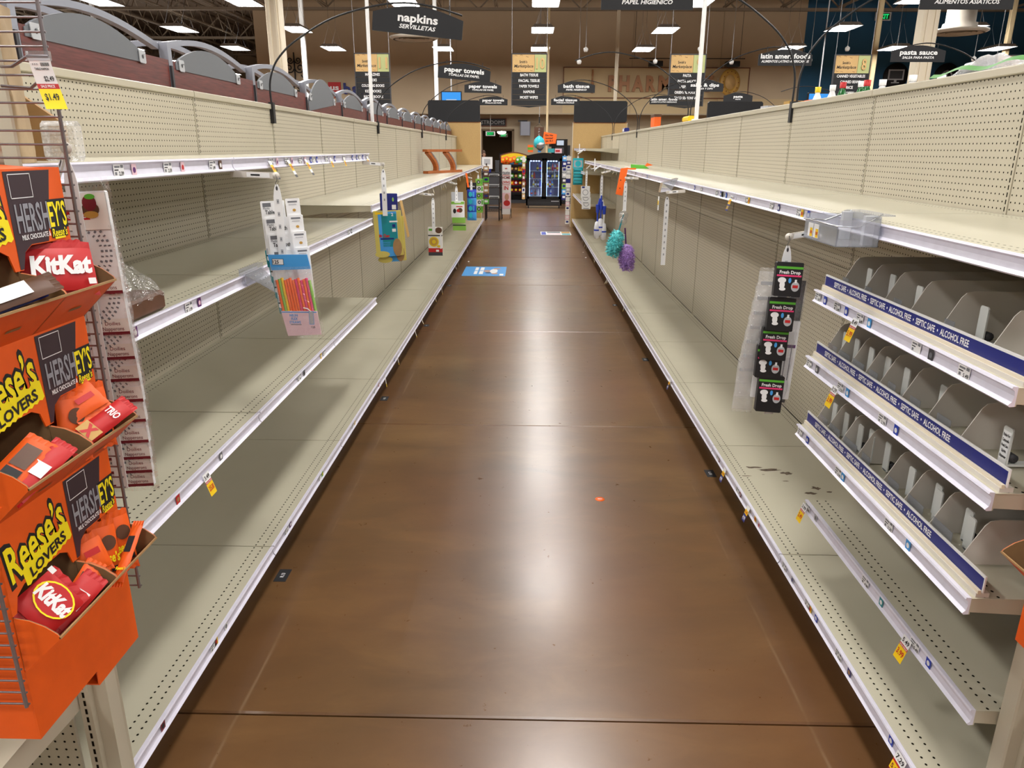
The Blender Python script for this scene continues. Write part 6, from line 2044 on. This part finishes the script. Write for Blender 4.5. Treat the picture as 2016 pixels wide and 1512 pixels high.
sale_tag((XRF, 1.72, .19), -1, [(.028, 'paper', '7.29', 'ink'), (.006, 'red', '', ''), (.026, 'yellow', '5.99', 'maroon'), (.032, 'maroon', '4.99', 'paper')], 'yellow and maroon 5.99 over 4.99 tag hanging from the right base edge', .052)
for k, (y, lab) in enumerate(((3.72, 'yellow and navy tag hanging from the right base edge beside a black floor label'), (3.27, 'yellow and navy tag hanging from the right base edge between scuffed deck and low shelf'), (5.35, 'yellow and navy tag with a blue chip farther along the right base edge'))):
    sale_tag((XRF, y, .19), -1, [(.02, 'paper', '', ''), (.022, 'yellow', '4.49', 'red'), (.035, 'navy', '4.99', 'paper')], lab, .042)
sale_tag((XRF, 4.10, 1.605), -1, [(.018, 'paper', '9.99', 'ink'), (.026, 'yellow', '7.99', 'red'), (.034, 'navy', 'SAVE', 'yellow')], 'yellow and navy tag hanging from the right high shelf edge', .045)
for k, y in enumerate((3.20, 3.45, 3.72)):
    sale_tag((XLF, y, 1.785), 1, [(.016, 'paper', '', ''), (.03, 'yellow', '1.99', 'red'), (.016, 'paper', '', ''), (.012, 'dark_grey', '', '')], ('first', 'second', 'third')[k] + ' curled yellow tag along the top left shelf, counted from the tablecloth packs', .035, 0, .5)
for k, y in enumerate((4.20, 4.50, 5.15)):
    sale_tag((XLF, y, 1.785), 1, [(.018, 'paper', '', ''), (.03, 'yellow', '.99', 'red')], ('short yellow tag just past the third curled tag on the top left shelf', 'short yellow tag halfway along the last section of the top left shelf', 'short yellow tag at the very end of the top left shelf')[k], .032, 0, .3)

# floor labels and decals (thin stickers)
def floor_label(x, y, txt, label, s, w=.055, l=.10):
    b = MB().box(-w / 2, -l / 2, 0, w / 2, l / 2, .0012, 'ink')
    b.text(txt, (0, 0, .0012), (0, s, 0), (-s, 0, 0), .016, 'text_white', width=.034, bold=.02, lift=.0006)
    put('floor_label', b, label, 'floor sticker', (x, y, 0.0002), (0, 0, 0))
floor_label(-1.085, 2.90, 'R.13', 'black floor label reading R.13 by the left base', 1)
floor_label(-1.085, 5.38, 'R.12', 'second black floor label along the left base', 1)
floor_label(-1.085, 7.85, 'R.11', 'third black floor label along the left base', 1)
floor_label(-1.085, 10.3, 'R.10', 'fourth black floor label along the left base, before the blue floor decal', 1)
floor_label(1.105, 4.07, 'L.13', 'black floor label beside a yellow tag on the right base', -1)
floor_label(1.095, 6.57, 'L.12', 'second black floor label along the right base', -1)
floor_label(1.09, 9.05, 'L.11', 'third black floor label along the right base', -1)
b = MB()
b.ext([(-.99, 11.15, .0004), (-.33, 11.15, .0004), (-.33, 12.07, .0004), (-.99, 12.07, .0004)], (0, 0, .0012), 'light_blue')
z = .0016
for (x, w) in ((-.82, .05), (-.74, .06)):
    b.quad((x, 11.32, z + .0006), (x + w, 11.32, z + .0006), (x + w, 11.62, z + .0006), (x, 11.62, z + .0006), 'paper')
    b.quad((x, 11.68, z + .0006), (x + w, 11.68, z + .0006), (x + w, 11.98, z + .0006), (x, 11.98, z + .0006), 'paper')
b.disc((-.62, 11.62, z), UX, UY, .06, 'skin', .0008, 16, .10).disc((-.52, 11.62, z), UX, UY, .06, 'paper', .0009, 16, .22)
b.disc((-.50, 11.40, z), UX, UY, .05, 'skin', .0008, 16, .08).disc((-.60, 11.45, z), UX, UY, .05, 'ink', .0007, 16, .05).disc((-.48, 11.85, z), UX, UY, .06, 'skin', .0011, 16, .06)
b.quad((-.42, 11.2, z + .0006), (-.36, 11.2, z + .0006), (-.36, 11.36, z + .0006), (-.42, 11.36, z + .0006), 'paper')
single('floor_decal', b, 'blue rectangular floor decal with white lettering and a cartoonish picture', 'floor sticker', (-.66, 11.6, 0))
b = MB()
b.ext([(.30, 16.8, .0004), (.985, 16.8, .0004), (.985, 17.5, .0004), (.30, 17.5, .0004)], (0, 0, .0012), 'paper')
for (xa, xb_, ya, yb, m) in ((.32, .42, 16.85, 17.4, 'blue'), (.45, .75, 16.9, 17.1, 'pale_pink'), (.45, .75, 17.2, 17.45, 'grey_ink'), (.78, .97, 17.15, 17.48, 'gold'), (.78, .97, 16.83, 17.1, 'turquoise')):
    b.quad((xa, ya, .0022), (xb_, ya, .0022), (xb_, yb, .0022), (xa, yb, .0022), m)
single('floor_decal', b, 'worn white floor decal with blue, tan and turquoise patches', 'floor sticker', (.64, 17.1, 0))
b = MB().lathe([(.001, .0012), (.026, .0012), (.026, 0)], (0, 0, 0), 'neon_orange', 20)
b.box(-.012, -.002, .0014, .012, .003, .0018, 'paper')
put('round_sticker', b, 'small round orange sticker on the open floor', 'floor sticker', (.416, 3.71, .0003), (0, 0, 0))

# bottles standing on the shelf behind the right run
def sauce_bottle(cap, body, h=.30):
    t = thing('sauce_bottle', 'x', 'bottle', (0, 0, 0))
    part('bottle', MB().lathe([(.001, 0), (.036, 0), (.038, h * .55), (.030, h * .70), (.016, h * .84), (.016, h * .88)], (0, 0, 0), body, 12), t, base=(0, 0, 0))
    part('cap', MB().lathe([(.019, h * .87), (.020, h), (.001, h)], (0, 0, 0), cap, 12), t, base=(0, 0, 0))
    part('label', MB().lathe([(.039, h * .15), (.039, h * .50)], (0, 0, 0), 'paper_warm', 12), t, base=(0, 0, 0))
    return t
spec = [(5.55, 2.00, 'yellow', 'milk', .275, 'yellow-capped clear sauce bottle beside the near sign clamps'),
        (5.34, 2.02, 'white', 'milk', .272, 'white-capped clear bottle between the yellow and first red caps'),
        (5.12, 2.00, 'red', 'green_film', .272, 'red-capped green bottle next to the yellow-capped one'),
        (4.89, 2.02, 'white', 'green_film', .26, 'white-capped bottle between the two red-capped bottles'),
        (4.76, 2.00, 'red', 'green_film', .255, 'second red-capped green bottle in the row'),
        (4.60, 2.02, 'white', 'milk', .245, 'white-capped bottle just past the second red cap'),
        (4.27, 2.03, 'white', 'milk', .24, 'white-capped bottle standing alone beside the row'),
        (3.98, 2.03, 'white', 'milk', .215, 'lowest white bottle cap just above the shelving edge')]
for y, x, cap, body, h, lab in spec:
    o = sauce_bottle(cap, body, h)
    o.location = (x, y, 1.98)
    o['label'] = lab
for k, (y, x, m, lab) in enumerate(((5.95, 1.98, 'gold', 'gold plastic carton beside the bottles behind the near sign clamps'), (5.8, 2.08, 'neon_orange', 'orange carton beside the bottles'), (6.6, 2.0, 'light_grey', 'grey carton farther along behind the right shelving'))):
    single('plastic_carton', MB().bbox(x - .06, y - .08, 1.98, x + .06, y + .08, 2.185, m, .02), lab, 'carton', (x, y, 1.98))
for (x, y, z0, h, m, lab, nm) in ((1.79, 11.15, 2.132, .17, 'neon_orange', 'orange crate pack on top of the right shelving before the bath tissue arm', 'orange_pack'), (1.80, 14.6, 2.132, .08, 'navy', 'flat navy and white pack on top of the right shelving near the far end', 'navy_pack'), (1.79, 8.85, 2.132, .06, 'yellow', 'yellow bag tip on top of the right shelving at the white power pole', 'yellow_pack')):
    b = MB().bbox(x - .04, y - .16, z0, x + .05, y + .16, z0 + h, m, .015, 'y')
    if m == 'neon_orange':
        b.box(x - .045, y - .165, z0 + h * .8, x + .055, y + .165, z0 + h, 'brown')
    if m == 'navy':
        b.box(x - .042, y - .1, z0 + .02, x - .04, y + .1, z0 + .06, 'paper')
    single(nm, b, lab, 'package', (x, y, z0))
# clear bagged packs on top at the right
t = thing('clear_bagged_pack', 'crinkled clear bag of green-striped rolls lying on top of the right shelving', 'package', (1.95, 3.45, 1.98))
b = MB()
def bagf(u, v):
    a = v * math.pi
    r_ = .125 * (math.sin(math.pi * (.03 + .94 * u)) ** .45)
    return V3((1.96 + .11 * math.cos(a), 3.12 + .68 * u, 1.985 + .245 * math.sin(a) * (r_ / .125) + .006 * math.sin(u * 40 + v * 9)))
b.grid(bagf, 26, 10, 'film_milky')
part('film', b, t)
b = MB()
for k in range(3):
    b.lathe([(.001, 0), (.055, 0), (.055, .2), (.001, .2)], (1.95, 3.16 + .2 * k, 2.10), 'grey', 12, 'y')
part('rolls', b, t)
b = MB()
b.grid(lambda u, v: V3((1.855 + .02 * v, 3.05 + .70 * u, 2.165 + .016 * v + .01 * math.sin(u * 12))), 12, 2, 'leaf_green')
part('green_stripe', b, t)
# slight litter on the floor edge
for k, (x, y) in enumerate(((1.02, 13.2), (1.03, 13.9), (-1.0, 12.6))):
    put('paper_scrap', MB().ext([(0, 0, 0), (.03, .004, 0), (.024, .02, .006), (.004, .016, .002)], (0, 0, .002), 'paper'), ('white paper scrap on the floor under the right base edge', 'second white paper scrap on the floor farther along the right base edge', 'white paper scrap on the floor beside the blue floor decal')[k], 'paper', (x, y, .0005), (0, 0, .4 * k))
